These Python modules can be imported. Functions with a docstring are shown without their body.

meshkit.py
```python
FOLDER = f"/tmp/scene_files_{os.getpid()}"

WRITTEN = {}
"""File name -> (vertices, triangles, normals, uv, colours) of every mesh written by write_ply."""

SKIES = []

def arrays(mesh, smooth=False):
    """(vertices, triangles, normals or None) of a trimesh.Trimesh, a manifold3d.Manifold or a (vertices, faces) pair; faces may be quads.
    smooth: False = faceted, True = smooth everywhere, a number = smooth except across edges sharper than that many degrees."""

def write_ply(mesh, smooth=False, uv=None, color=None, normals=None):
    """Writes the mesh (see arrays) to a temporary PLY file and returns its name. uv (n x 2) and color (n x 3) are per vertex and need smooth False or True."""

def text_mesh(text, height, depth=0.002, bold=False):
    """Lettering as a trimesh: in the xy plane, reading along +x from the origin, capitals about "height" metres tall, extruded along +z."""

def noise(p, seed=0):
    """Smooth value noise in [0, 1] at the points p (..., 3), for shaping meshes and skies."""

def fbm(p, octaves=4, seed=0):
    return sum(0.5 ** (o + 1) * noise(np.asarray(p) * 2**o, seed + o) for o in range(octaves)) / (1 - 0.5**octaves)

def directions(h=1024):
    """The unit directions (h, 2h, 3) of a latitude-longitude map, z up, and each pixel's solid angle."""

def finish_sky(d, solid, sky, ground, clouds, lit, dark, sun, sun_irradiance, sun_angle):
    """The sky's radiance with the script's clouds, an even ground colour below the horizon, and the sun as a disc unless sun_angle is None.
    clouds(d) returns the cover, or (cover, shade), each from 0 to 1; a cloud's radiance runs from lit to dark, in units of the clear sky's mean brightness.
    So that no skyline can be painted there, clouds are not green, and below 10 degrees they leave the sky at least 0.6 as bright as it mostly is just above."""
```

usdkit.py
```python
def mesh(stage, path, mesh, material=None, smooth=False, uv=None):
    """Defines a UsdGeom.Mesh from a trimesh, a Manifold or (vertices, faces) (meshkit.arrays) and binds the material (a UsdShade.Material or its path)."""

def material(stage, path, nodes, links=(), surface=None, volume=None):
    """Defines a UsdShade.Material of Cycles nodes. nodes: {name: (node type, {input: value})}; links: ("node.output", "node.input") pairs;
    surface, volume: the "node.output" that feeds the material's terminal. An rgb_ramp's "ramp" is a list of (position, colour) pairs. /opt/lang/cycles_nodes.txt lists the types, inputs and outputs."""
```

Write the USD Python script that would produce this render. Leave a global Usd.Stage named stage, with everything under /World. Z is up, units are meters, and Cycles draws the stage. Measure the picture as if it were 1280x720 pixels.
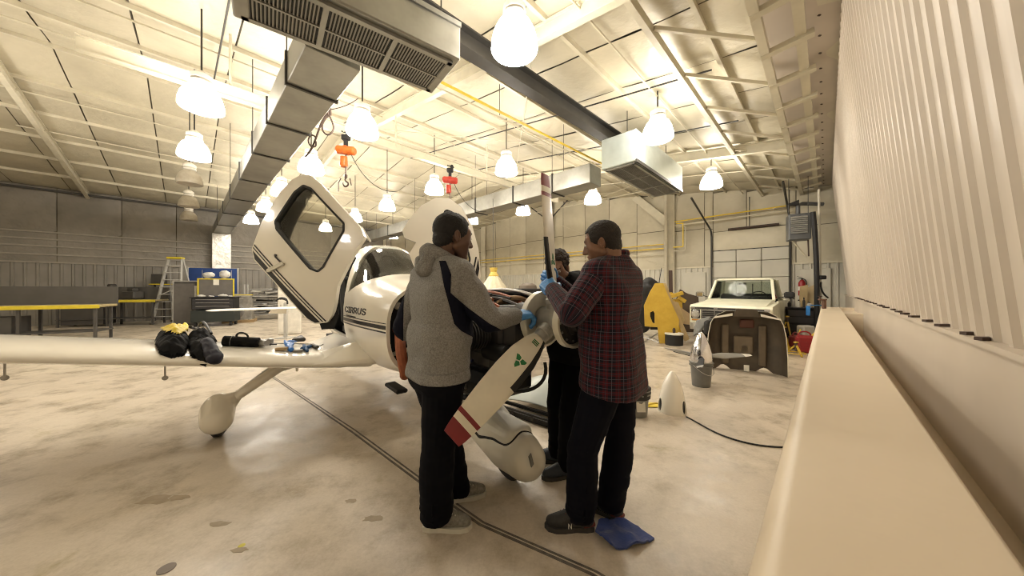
import math, random
import numpy as np, trimesh, manifold3d, usdkit, meshkit
from manifold3d import Manifold
from shapely.geometry import Polygon, box as sbox, LineString, Point
from shapely import affinity
from pxr import Usd, UsdGeom, UsdLux, UsdShade, Gf, Sdf
random.seed(7); RNG = np.random.default_rng(7)
stage = Usd.Stage.CreateInMemory()
UsdGeom.SetStageUpAxis(stage, 'Z'); UsdGeom.SetStageMetersPerUnit(stage, 1.0)
stage.SetDefaultPrim(UsdGeom.Xform.Define(stage, '/World').GetPrim())
UsdGeom.Scope.Define(stage, '/World/Looks')

# ---------------------------------------------------------------- camera, light level
FPX, CX, CY, CAMH = 400.0, 640.0, 360.0, 1.35        # focal length in pixels of the 1280 x 720 frame
cam = UsdGeom.Camera.Define(stage, '/World/Camera')
cam.CreateHorizontalApertureAttr(36.0); cam.CreateVerticalApertureAttr(20.25)
cam.CreateFocalLengthAttr(36.0 * FPX / 1280)
cam.CreateClippingRangeAttr(Gf.Vec2f(0.02, 200))
cam.AddTranslateOp().Set(Gf.Vec3d(0, 0, CAMH)); cam.AddRotateXYZOp().Set(Gf.Vec3f(90, 0, 0))
cam.CreateExposureAttr(0.0)
LAMP_STRENGTH = 56.0
LAMP_COLOR = (1.0, 0.92, 0.80)
# the hall's own axes: u runs along the right wall away from the camera, v runs to the left across the hall
PHI = math.radians(44.5)
U = np.array([math.sin(PHI), math.cos(PHI), 0.0]); V = np.array([-math.cos(PHI), math.sin(PHI), 0.0]); Z = np.array([0, 0, 1.0])
U0, U1, V0, V1 = -8.0, 13.8, -0.6, 20.0               # extent of the hall
RIDGE, EAVE, SLOPE = 10.5, 4.55, 0.14

def hall(u, v, z=0.0): return u * U + v * V + z * Z
def roof_z(v): return EAVE + SLOPE * (min(v, RIDGE) - 0.6) - (SLOPE * 0.75 * (v - RIDGE) if v > RIDGE else 0)
def at(px, py, Y): return np.array([(px - CX) / FPX * Y, Y, CAMH + (CY - py) / FPX * Y])
def gnd(px, py, z=0.0): return at(px, py, (CAMH - z) * FPX / (py - CY))

# ---------------------------------------------------------------- mesh helpers
def cat(*ms):
    out = []
    for m in ms: out += list(m) if isinstance(m, (list, tuple)) else [m]
    return trimesh.util.concatenate([tri(m) for m in out])
def tri(m):
    if isinstance(m, Manifold):
        k = m.to_mesh(); return trimesh.Trimesh(k.vert_properties[:, :3], k.tri_verts, process=False)
    return m
def man(m):
    if isinstance(m, Manifold): return m
    m = trimesh.Trimesh(m.vertices, m.faces, process=True)
    return Manifold(manifold3d.Mesh(np.asarray(m.vertices, np.float32), np.asarray(m.faces, np.uint32)))
def hullpts(p): return Manifold.hull_points(np.asarray(p, np.float64))
def box(sx, sy, sz, c=(0, 0, 0), b=0.0):
    s = np.array([sx, sy, sz]) / 2; b = min(b, s.min() * .95); P = []
    for d in np.ndindex(2, 2, 2):
        g = np.array(d) * 2 - 1
        if b <= 0: P.append(g * s)
        else:
            for k in range(3):
                q = s - b; q[k] = s[k]; P.append(g * q)
    return tri(hullpts(np.array(P) + np.asarray(c, float)))
def frame(d, up=(0, 0, 1)):
    d = np.asarray(d, float); d = d / np.linalg.norm(d); up = np.asarray(up, float)
    if abs(d @ up) / np.linalg.norm(up) > .98: up = np.array([1.0, 0, 0]) if abs(d[0]) < .9 else np.array([0, 1.0, 0])
    s = np.cross(up, d); s /= np.linalg.norm(s)
    return d, s, np.cross(d, s)
def beam(p0, p1, w, h, b=0.0, up=(0, 0, 1)):
    p0, p1 = np.asarray(p0, float), np.asarray(p1, float); d, s, t = frame(p1 - p0, up)
    m = box(np.linalg.norm(p1 - p0), w, h, b=b)
    M = np.eye(4); M[:3, 0], M[:3, 1], M[:3, 2], M[:3, 3] = d, s, t, (p0 + p1) / 2
    m.apply_transform(M); return m
def ibeam(p0, p1, w, h, t=.02):
    p0, p1 = np.asarray(p0, float), np.asarray(p1, float); d, s, n = frame(p1 - p0)
    return cat(beam(p0, p1, t, h), beam(p0 + n * h / 2, p1 + n * h / 2, w, t), beam(p0 - n * h / 2, p1 - n * h / 2, w, t))
def tube(pts, r, n=8, caps=True):
    P = np.asarray(pts, float); R = np.broadcast_to(np.asarray(r, float), (len(P),))
    T = np.gradient(P, axis=0); T /= np.linalg.norm(T, axis=1, keepdims=True) + 1e-12
    _, s, t = frame(T[0]); V_, A = [], np.arange(n) * 2 * math.pi / n
    for i in range(len(P)):
        s = s - T[i] * (s @ T[i]); s /= np.linalg.norm(s); t = np.cross(T[i], s)
        V_.append(P[i] + R[i] * (np.cos(A)[:, None] * s + np.sin(A)[:, None] * t))
    return loft(V_, caps)
def cyl(p0, p1, r, r2=None, n=16): return tube([p0, p1], [r, r if r2 is None else r2], n)
def loft(rings, caps=True, closed=True):
    n, k = len(rings[0]), len(rings); v = np.vstack(rings); F = []
    for i in range(k - 1):
        for j in range(n if closed else n - 1):
            a, b_ = i * n + j, i * n + (j + 1) % n; F += [(a, b_, b_ + n), (a, b_ + n, a + n)]
    if caps and closed:
        v = np.vstack([v, np.mean(rings[0], 0), np.mean(rings[-1], 0)]); c = n * k
        for j in range(n):
            F += [(c, (j + 1) % n, j), (c + 1, (k - 1) * n + j, (k - 1) * n + (j + 1) % n)]
    m = trimesh.Trimesh(v, F, process=False)
    if caps and closed and m.volume < 0: m.invert()
    return m
def lathe(prof, n=28, c=(0, 0, 0), axis=None):
    A = np.arange(n) * 2 * math.pi / n
    m = loft([np.stack([r * np.cos(A), r * np.sin(A), np.full(n, z)], 1) for r, z in prof])
    if axis is not None:
        d, s, t = frame(axis); M = np.eye(4); M[:3, 0], M[:3, 1], M[:3, 2] = s, t, d; m.apply_transform(M)
    m.apply_translation(c); return m
def prism(poly, depth):
    if not isinstance(poly, Polygon) and not hasattr(poly, 'geoms'): poly = Polygon(poly)
    return cat([trimesh.creation.extrude_polygon(g, depth, engine='earcut') for g in getattr(poly, 'geoms', [poly])])
def place(m, o, x, y, z=None):
    x, y = np.asarray(x, float), np.asarray(y, float); z = np.cross(x, y) if z is None else np.asarray(z, float)
    M = np.eye(4); M[:3, 0], M[:3, 1], M[:3, 2], M[:3, 3] = x, y, z, o
    m = m.copy(); m.apply_transform(M)
    if np.linalg.det(M[:3, :3]) < 0: m.invert()
    return m
def rpoly(pts, r, q=4):
    p = Polygon(pts); return p.buffer(-r).buffer(r, quad_segs=q)
def fine(m, edge, it=4):
    m = man(m).refine_to_length(edge); return tri(m)
def bumpy(m, amp, freq, seed=0, oct_=3, aniso=(1, 1, 1)):
    m = trimesh.Trimesh(m.vertices, m.faces, process=True); n = m.vertex_normals
    m.vertices = m.vertices + n * ((meshkit.fbm(m.vertices * np.array(aniso) * freq + 31.7, oct_, seed) - .5) * 2 * amp)[:, None]
    return m
def sph(c, r, n=20): return Manifold.sphere(r, n).translate(tuple(map(float, c)))
def bone(a, ra, b, rb, n=20): return (sph(a, ra, n) + sph(b, rb, n)).hull()
def hulls(*sp, n=20): return Manifold.batch_hull([sph(c, r, n) for c, r in sp])
def union(ms): return Manifold.batch_boolean(list(ms), manifold3d.OpType.Add)
def organic(ms, edge=.012, it=12, amp=0, freq=10, seed=0, aniso=(1, 1, 1)):
    m = tri(union(ms).refine_to_length(edge)); m = trimesh.Trimesh(m.vertices, m.faces, process=True)
    trimesh.smoothing.filter_taubin(m, lamb=.5, nu=.52, iterations=it)
    return bumpy(m, amp, freq, seed, 3, aniso) if amp else m
def spline(pts, n=24):
    from scipy.interpolate import CubicSpline
    P = np.asarray(pts, float); t = np.r_[0, np.cumsum(np.linalg.norm(np.diff(P, axis=0), axis=1))]
    return CubicSpline(t, P)(np.linspace(0, t[-1], n))

# ---------------------------------------------------------------- stage helpers
TAKEN = {}
def numbered(parent, name):
    k = TAKEN.get((parent, name), 0); TAKEN[(parent, name)] = k + 1
    return f'{parent}/{name}' + (f'_{k:03d}' if k else '')
def tag(p, label=None, cat_=None, group=None, kind=None):
    for k, x in (('label', label), ('category', cat_), ('group', group), ('kind', kind)):
        if x: p.SetCustomDataByKey(k, x)
class Thing:
    """An Xform at the thing's base; its parts are given in its own frame, or in the world's (world=True)."""
    def __init__(self, name, label, cat_, loc=(0, 0, 0), rz=0.0, group=None, kind=None):
        self.path = numbered('/World', name); x = UsdGeom.Xform.Define(stage, self.path)
        x.AddTranslateOp().Set(Gf.Vec3d(*map(float, loc))); x.AddRotateZOp().Set(float(rz))
        tag(x.GetPrim(), label, cat_, group, kind); self.prim = x.GetPrim()
        a = math.radians(rz); self.M = np.eye(4); self.M[:2, :2] = [[math.cos(a), -math.sin(a)], [math.sin(a), math.cos(a)]]; self.M[:3, 3] = loc
        self.inv = np.linalg.inv(self.M)
    def loc(self, p): return (self.inv @ np.r_[np.asarray(p, float), 1])[:3]
    def part(self, name, m, mat_, parent=None, smooth=30, world=False, label=None, kind=None, uv=None):
        m = tri(m)
        if world: m = m.copy(); m.apply_transform(self.inv)
        path = numbered(parent or self.path, name)
        usdkit.mesh(stage, path, m, mat_, smooth=smooth, uv=uv)
        tag(stage.GetPrimAtPath(path), label, kind=kind)
        return path
def solo(name, m, mat_, label, cat_, group=None, smooth=30, kind=None, uv=None):
    m = tri(m).copy(); lo, hi = m.bounds; c = np.array([(lo[0] + hi[0]) / 2, (lo[1] + hi[1]) / 2, lo[2]]); m.apply_translation(-c)
    path = numbered('/World', name); g = usdkit.mesh(stage, path, m, mat_, smooth=smooth, uv=uv)
    UsdGeom.Xformable(g).AddTranslateOp().Set(Gf.Vec3d(*map(float, c))); tag(g.GetPrim(), label, cat_, group, kind); return path
def struct(name, m, mat_, smooth=30):
    path = numbered('/World', name); g = usdkit.mesh(stage, path, tri(m), mat_, smooth=smooth); tag(g.GetPrim(), kind='structure'); return path

# ---------------------------------------------------------------- materials
MATS = {}
def mat(name, color, rough=.5, metal=0.0, var=.08, scale=6.0, bump=0.0, bscale=60.0, bdist=.01, coat=0.0, spec=.5, sheen=0.0, color2=None, detail=4.0, rvar=0.0, coords='object'):
    """A principled surface whose colour wanders between two tones of itself by noise, with optional fine relief."""
    if name in MATS: return MATS[name]
    c = np.array(color, float); c2 = np.array(color2, float) if color2 is not None else c * (1 - var * 2)
    c1 = c if color2 is not None else np.minimum(c * (1 + var), 1)
    N = {'tc': ('texture_coordinate', {}), 'n': ('noise_texture', {'scale': scale, 'detail': detail, 'roughness': .6}),
         'r': ('rgb_ramp', {'ramp': [(.3, tuple(c2)), (.7, tuple(c1))]}),
         'p': ('principled_bsdf', {'roughness': rough, 'metallic': metal, 'coat_weight': coat, 'specular_ior_level': spec, 'sheen_weight': sheen})}
    L = [('tc.' + coords, 'n.vector'), ('n.fac', 'r.fac'), ('r.color', 'p.base_color')]
    if rvar:
        N['rr'] = ('map_range', {'from_min': .3, 'from_max': .7, 'to_min': rough - rvar, 'to_max': rough + rvar}); L += [('n.fac', 'rr.value'), ('rr.result', 'p.roughness')]
    if bump:
        N['bn'] = ('noise_texture', {'scale': bscale, 'detail': 3.0}); N['b'] = ('bump', {'strength': bump, 'distance': bdist})
        L += [('tc.' + coords, 'bn.vector'), ('bn.fac', 'b.height'), ('b.normal', 'p.normal')]
    MATS[name] = usdkit.material(stage, '/World/Looks/' + name, N, L, surface='p.BSDF'); return MATS[name]
def pane_mat(name, tint=(1, 1, 1), gloss=(.9, .9, .9), ior=1.45):
    MATS[name] = usdkit.material(stage, '/World/Looks/' + name, {
        'tc': ('texture_coordinate', {}), 'n': ('noise_texture', {'scale': 3.0}), 'r': ('rgb_ramp', {'ramp': [(0, tuple(np.array(tint) * .94)), (1, tuple(tint))]}),
        't': ('transparent_bsdf', {}), 'g': ('glossy_bsdf', {'color': gloss, 'roughness': .03}), 'f': ('fresnel', {'IOR': ior}), 'm': ('mix_closure', {})},
        [('tc.object', 'n.vector'), ('n.fac', 'r.fac'), ('r.color', 't.color'), ('f.fac', 'm.fac'), ('t.BSDF', 'm.closure1'), ('g.BSDF', 'm.closure2')], surface='m.closure')
    return MATS[name]
# ================================================================ materials of the hall
M_VINYL = mat('insulation_vinyl', (.60, .55, .42), .45, scale=1.2, color2=(.50, .455, .34), bump=.25, bscale=7, bdist=.05)
M_VINYL2 = mat('insulation_vinyl_aged', (.55, .50, .38), .5, scale=.9, color2=(.43, .39, .29), bump=.3, bscale=6, bdist=.05)
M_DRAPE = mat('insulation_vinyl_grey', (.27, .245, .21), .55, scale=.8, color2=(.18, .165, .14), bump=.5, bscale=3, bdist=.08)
M_DECK = mat('roof_deck_shadow_gap', (.16, .14, .10), .8)
M_STEEL = mat('painted_white_steel', (.60, .555, .43), .45, scale=3, var=.06)
M_DSTEEL = mat('dark_bare_steel', (.05, .047, .042), .5, metal=.3, scale=5)
M_SHEET = mat('white_corrugated_sheet', (.58, .555, .47), .42, scale=1.5, color2=(.50, .475, .40), spec=.4)
M_SHEETR = mat('ivory_corrugated_sheet', (.56, .49, .41), .45, scale=1.2, color2=(.48, .42, .345), spec=.3)
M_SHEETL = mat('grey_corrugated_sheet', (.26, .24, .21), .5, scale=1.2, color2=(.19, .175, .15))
M_BEAMW = mat('cream_painted_beam', (.70, .60, .46), .42, scale=1.4, color2=(.65, .55, .41), bump=.04, bscale=30)
M_GALV = mat('galvanised_duct', (.36, .355, .32), .42, metal=.7, scale=2.2, color2=(.24, .235, .21), rvar=.06)
M_GALVD = mat('galvanised_dull', (.34, .34, .32), .45, metal=.6, scale=2.0, color2=(.24, .24, .22))
M_GRILLE = mat('grille_slat_grey', (.30, .29, .26), .5, metal=.3)
M_YEL = mat('yellow_gas_pipe', (.75, .55, .06), .4)
M_BLK = mat('black_matt', (.012, .012, .013), .6, scale=8)
M_RUST = mat('dark_rust', (.07, .045, .035), .7)

def floor_material():
    N = {'g': ('geometry', {}), 'a': ('noise_texture', {'scale': .55, 'detail': 6.0, 'roughness': .65}), 'b': ('noise_texture', {'scale': 2.6, 'detail': 6.0, 'roughness': .7}),
         'f': ('noise_texture', {'scale': 60.0, 'detail': 4.0, 'roughness': .8}), 's': ('noise_texture', {'scale': 1.1, 'detail': 5.0, 'roughness': .7, 'distortion': 1.2}),
         'ra': ('rgb_ramp', {'ramp': [(.3, (.43, .375, .30)), (.5, (.57, .50, .41)), (.72, (.66, .595, .50))]}), 'rb': ('rgb_ramp', {'ramp': [(.3, (.72, .70, .66)), (.55, (1, 1, 1))]}),
         'rf': ('rgb_ramp', {'ramp': [(.3, (.86, .85, .83)), (.6, (1, 1, 1))]}), 'rs': ('rgb_ramp', {'ramp': [(.60, (1, 1, 1)), (.70, (.72, .70, .55)), (.78, (.55, .5, .36))]}),
         'm1': ('mix', {'mix_type': 'multiply', 'fac': 1.0}), 'm2': ('mix', {'mix_type': 'multiply', 'fac': .9}), 'm3': ('mix', {'mix_type': 'multiply', 'fac': .8}),
         'rr': ('map_range', {'from_min': .3, 'from_max': .7, 'to_min': .20, 'to_max': .50}), 'bu': ('bump', {'strength': .18, 'distance': .004}), 'p': ('principled_bsdf', {'specular_ior_level': .45})}
    L = [('g.position', k + '.vector') for k in 'abfs'] + [('a.fac', 'ra.fac'), ('b.fac', 'rb.fac'), ('f.fac', 'rf.fac'), ('s.fac', 'rs.fac'), ('ra.color', 'm1.color1'), ('rb.color', 'm1.color2'),
        ('m1.color', 'm2.color1'), ('rf.color', 'm2.color2'), ('m2.color', 'm3.color1'), ('rs.color', 'm3.color2'), ('m3.color', 'p.base_color'), ('b.fac', 'rr.value'), ('rr.result', 'p.roughness'), ('f.fac', 'bu.height'), ('bu.normal', 'p.normal')]
    return usdkit.material(stage, '/World/Looks/stained_concrete', N, L, surface='p.BSDF')
M_FLOOR = floor_material()
M_JOINT = mat('tarred_joint', (.07, .06, .055), .7, scale=20, color2=(.16, .14, .12))
M_DISC = mat('floor_cap_grey', (.20, .17, .15), .6)
M_STAINY = mat('spilled_yellow_paint', (.55, .50, .06), .5, scale=30)

# ================================================================ the shell
def setting(name):
    t = Thing(name, None, None, kind='structure'); return t
def slab(u0, u1, v0, v1, z0, z1):
    m = box(u1 - u0, v1 - v0, z1 - z0); return place(m, hall((u0 + u1) / 2, (v0 + v1) / 2, (z0 + z1) / 2), U, V, Z)
def flat_strip(pts, w, z0, z1):
    """A strip of width w along points on the floor, slightly proud."""
    P = np.asarray(pts, float)[:, :2]; s = LineString(P).buffer(w / 2, cap_style=2, join_style=1)
    m = prism(s, z1 - z0); m.apply_translation((0, 0, z0)); return m

fl = setting('floor')
fl.part('slab', slab(U0, U1, V0 - 2.0, V1, -.12, 0), M_FLOOR)
j = [gnd(350, 478), gnd(440, 540), gnd(530, 607), gnd(600, 656), gnd(740, 718)]
j = [j[0] + (j[0] - j[-1]) * .2] + j + [j[-1] + (j[-1] - j[0]) * .25]
jj = np.array(j); w = RNG.normal(0, .006, jj.shape)
fl.part('joint', flat_strip(jj, .016, -.005, .0022), M_JOINT); fl.part('joint', flat_strip(jj + [.02, .022, 0] + w, .012, -.005, .0022), M_JOINT)
dp = gnd(208, 711); fl.part('floor_cap', lathe([(.0, .0), (.034, .0), (.034, .003), (.03, .004), (0, .004)], 24, dp), M_DISC)
sp = gnd(302, 682); fl.part('paint_spot', lathe([(.0, 0), (.017, 0), (.013, .002), (0, .0025)], 9, sp), M_STAINY)
for (px, py, r) in [(276, 655, .03), (300, 687, .022), (438, 626, .02), (466, 648, .03), (193, 625, .05), (225, 622, .035)]:
    c = gnd(px, py); A = np.linspace(0, 2 * math.pi, 14)[:-1]; rr = r * (.6 + .5 * RNG.random(13))
    fl.part('stain', prism(Polygon(np.stack([c[0] + 2.2 * rr * np.cos(A), c[1] + rr * np.sin(A)], 1)), .0012), mat('floor_stain', (.34, .28, .20), .6, scale=20))

def pillow(o, e1, e2, n, bulge, gap=.012, k=5, seed=0, sag=0.0):
    """One insulation panel: its edges tucked back, its middle standing out along n."""
    e1, e2, n = (np.asarray(x, float) for x in (e1, e2, n)); l1, l2 = np.linalg.norm(e1), np.linalg.norm(e2)
    g1, g2 = gap / l1, gap / l2; s = np.linspace(g1, 1 - g1, k); t = np.linspace(g2, 1 - g2, k)
    S, T_ = np.meshgrid(s, t, indexing='ij'); P = o + S[..., None] * e1 + T_[..., None] * e2
    h = bulge * (np.clip(S * (1 - S) * 4, 0, 1) ** .4) * (np.clip(T_ * (1 - T_) * 4, 0, 1) ** .4) + (meshkit.noise(P * 2.1, seed) - .5) * bulge * .7
    P = P + n * h[..., None]
    f = []
    for i in range(k - 1):
        for q in range(k - 1): a = i * k + q; f += [(a, a + k, a + k + 1), (a, a + k + 1, a + 1)]
    m = trimesh.Trimesh(P.reshape(-1, 3), f, process=False)
    if m.face_normals.mean(0) @ n < 0: m.invert()
    return m

# ---- ceiling: two slopes of quilted insulation panels between purlins
ce = setting('ceiling')
vs = [V0, 1.1] + list(np.arange(2.6, V1 - .5, 1.58)) + [V1]
vs = sorted(set([round(x, 3) for x in vs if abs(x - RIDGE) > .8] + [RIDGE])); us = np.arange(-7.8, U1 + .1, 1.2); us[-1] = U1
def rz2(v): return EAVE - .1 if v < .6 else roof_z(v)
for a, b in ((V0, RIDGE), (RIDGE, V1)):
    p = [hall(U0, a, rz2(a) + .09), hall(U1, a, rz2(a) + .09), hall(U1, b, rz2(b) + .09), hall(U0, b, rz2(b) + .09)]
    up = [q + Z * .15 for q in p]; ce.part('roof_deck', hullpts(p + up), M_DECK)
for i in range(len(us) - 1):
    for k_ in range(len(vs) - 1):
        a, b = vs[k_], vs[k_ + 1]; o = hall(us[i], a, rz2(a) + .06)
        m = pillow(o, hall(us[i + 1], a, rz2(a) + .06) - o, hall(us[i], b, rz2(b) + .06) - o, -Z, .055, seed=i * 31 + k_, k=5)
        ce.part('panel', m, M_VINYL if (i * 7 + k_ * 5) % 4 else M_VINYL2, smooth=True)
ce.part('panel', slab(U0, us[0], V0, V1, 4.35, 4.4), M_VINYL) if False else None
for v in vs[1:-1]:
    ce.part('purlin', beam(hall(U0, v, rz2(v) + .02), hall(U1, v, rz2(v) + .02), .05, .09), M_STEEL)
for u in (-2.6, 3.3, 9.0):
    for a, b in ((.6, RIDGE), (RIDGE, V1)):
        ce.part('rafter', ibeam(hall(u, a, roof_z(a) - .12), hall(u, b, roof_z(b) - .12), .10, .20), M_STEEL)
for v in (2.1, 5.2, 7.6, 9.4, 12.5, 14.5):                                   # thin bracing rods and conduits under the panels
    ce.part('conduit', cyl(hall(-3, v, roof_z(v) - .08), hall(U1, v, roof_z(v) - .08), .016, n=6), M_STEEL)
for u, va, vb in ((.4, 2.0, 9.5), (5.4, 1.2, 10.2), (7.4, 1.2, 10.2), (10.9, 1.0, 10), (11.9, 4, 18), (2.0, 11, 19)):
    ce.part('conduit', cyl(hall(u, va, roof_z(va) - .085), hall(u, vb, roof_z(vb) - .085), .013, n=6), M_DSTEEL if u < 8 else M_STEEL)
for (a, b) in ((hall(3.5, 3.0, roof_z(3.0) - .1), hall(8.8, 8.5, roof_z(8.5) - .1)), (hall(8.8, 3.0, roof_z(3.0) - .1), hall(3.5, 8.5, roof_z(8.5) - .1)), (hall(9.2, 2, roof_z(2) - .1), hall(13.5, 8, roof_z(8) - .1)), (hall(3.5, 11, roof_z(11) - .1), hall(8.8, 17, roof_z(17) - .1))):
    ce.part('bracing_rod', cyl(a, b, .01, n=6), M_STEEL)

# ---- back wall (u = U1): corrugated sheets below, quilted insulation above, steel columns
def corrugated(o, e, up, n, width, height, pitch=.25, depth=.03):
    """A ribbed sheet: profile along e, extruded along up."""
    prof, x = [], 0.0
    while x < width - 1e-6:
        for dx, d in ((0, 0), (pitch * .62, 0), (pitch * .70, depth), (pitch * .90, depth), (pitch * .98, 0)):
            if x + dx <= width + 1e-9: prof.append((x + dx, d))
        x += pitch
    prof.append((width, 0)); prof = np.array(prof)
    a = [np.asarray(o) + np.asarray(e) * p + np.asarray(n) * (d + .004) for p, d in prof]; b = [np.asarray(o) + np.asarray(e) * p + np.asarray(n) * (d - .004) for p, d in prof]
    ring = np.array(a + b[::-1]); m = loft([ring, ring + np.asarray(up) * height], caps=False)
    if m.volume < 0: m.invert()
    return m
wb = setting('wall_back')
wb.part('backing', slab(U1, U1 + .12, V0 - 2, V1 + .1, -.1, 6.6), M_DECK)
DV0, DV1, DZ = .86, 3.02, 3.42                                             # the door
v = -.6
while v < V1 - .05:
    v2 = min(v + 1.0, V1)
    if not (v2 > DV0 - .05 and v < DV1 + .05) or v < DV0 - .3 or v2 > DV1 + .3:
        a, b = v, v2
        if a < DV0 < b: b = DV0
        if a < DV1 < b: a = DV1
        wb.part('sheet', corrugated(hall(U1 - .01, a), V, Z, -U, b - a, 2.12, .2), M_SHEET)
    v = v2
v = -.6
while v < V1 - .05:
    v2 = min(v + 1.3, V1); z0 = 2.14
    for a, b, za in ([(v, v2, z0)] if (v2 <= DV0 or v >= DV1) else [(v, min(v2, DV0), z0), (max(v, DV0), min(v2, DV1), DZ), (max(v, DV1), v2, z0)]):
        if b - a > .1:
            o = hall(U1 - .005, a, za); n_rows = 2 if za < 3 else 1; ht = rz2((a + b) / 2) - za + .06
            for q in range(n_rows):
                wb.part('panel', pillow(o + Z * ht * q / n_rows, V * (b - a), Z * ht / n_rows, -U, .05, seed=int(v * 10) + q, k=5), M_VINYL if int(v * 3) % 3 else M_VINYL2, smooth=True)
    v = v2
wb.part('girt', beam(hall(U1 - .04, V0, 2.14), hall(U1 - .04, DV0 - .03, 2.14), .05, .05), M_STEEL); wb.part('girt', beam(hall(U1 - .04, DV1 + .03, 2.14), hall(U1 - .04, V1, 2.14), .05, .05), M_STEEL)
wb.part('column', ibeam(hall(U1 - .2, 4.5, 0), hall(U1 - .2, 4.5, roof_z(4.5)), .2, .3), M_STEEL)
wb.part('knee_brace', beam(hall(U1 - .2, 4.6, 4.0), hall(U1 - .2, 5.9, roof_z(5.9) - .02), .12, .3), M_STEEL)
wb.part('column', ibeam(hall(U1 - .2, RIDGE, 0), hall(U1 - .2, RIDGE, roof_z(RIDGE)), .2, .26), mat('grey_column_paint', (.20, .18, .14), .5))
wb.part('knee_brace', cyl(hall(U1 - .35, RIDGE, 4.9), hall(U1 - .35, RIDGE - 1.2, roof_z(RIDGE - 1.2)), .03, n=6), M_DSTEEL); wb.part('knee_brace', cyl(hall(U1 - .35, RIDGE, 4.9), hall(U1 - .35, RIDGE + 1.2, roof_z(RIDGE + 1.2)), .03, n=6), M_DSTEEL)
wb.part('column', ibeam(hall(U1 - .2, 16, 0), hall(U1 - .2, 16, roof_z(16)), .2, .26), M_STEEL)
wb.part('cross_brace', cyl(hall(U1 - .2, 4.7, 2.2), hall(U1 - .2, 9.8, 4.6), .014, n=6), M_STEEL)

# ---- left wall (v = V1): grey sheets below, girts, sagging grey vinyl above
wl = setting('wall_left')
wl.part('backing', slab(U0, U1, V1, V1 + .12, -.1, 6.0), M_DECK)
for u in np.arange(-8.0, U1 - .1, 1.0):
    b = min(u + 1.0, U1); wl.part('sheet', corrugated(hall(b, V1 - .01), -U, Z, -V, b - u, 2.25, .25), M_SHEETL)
for q, u in enumerate(np.arange(-7.8, U1 - .3, 1.5)):
    b = min(u + 1.5, U1); zt = roof_z(V1) + .04
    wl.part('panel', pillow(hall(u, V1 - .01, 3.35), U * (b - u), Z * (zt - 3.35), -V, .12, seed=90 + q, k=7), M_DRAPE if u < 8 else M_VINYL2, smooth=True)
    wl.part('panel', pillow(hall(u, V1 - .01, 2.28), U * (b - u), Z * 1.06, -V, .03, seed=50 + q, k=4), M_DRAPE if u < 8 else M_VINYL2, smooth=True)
for z in (2.27, 2.55, 2.85, 3.1, 3.35):
    wl.part('girt', beam(hall(U0, V1 - .06, z), hall(U1, V1 - .06, z), .06, .05), mat('girt_grey', (.33, .30, .25), .5))
for u in (3.3, 9.0): wl.part('column', ibeam(hall(u, V1 - .2, 0), hall(u, V1 - .2, roof_z(V1)), .18, .26), mat('girt_grey', (.33, .30, .25), .5))
wl.part('eave_strut', beam(hall(U0, V1 - .3, roof_z(V1) - .12), hall(U1, V1 - .3, roof_z(V1) - .12), .06, .07), M_DSTEEL)

# ---- front wall behind the camera, closing the hall
wf = setting('wall_front'); wf.part('backing', slab(U0 - .12, U0, V0 - 2, V1 + .1, -.1, 6.6), M_VINYL)

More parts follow.
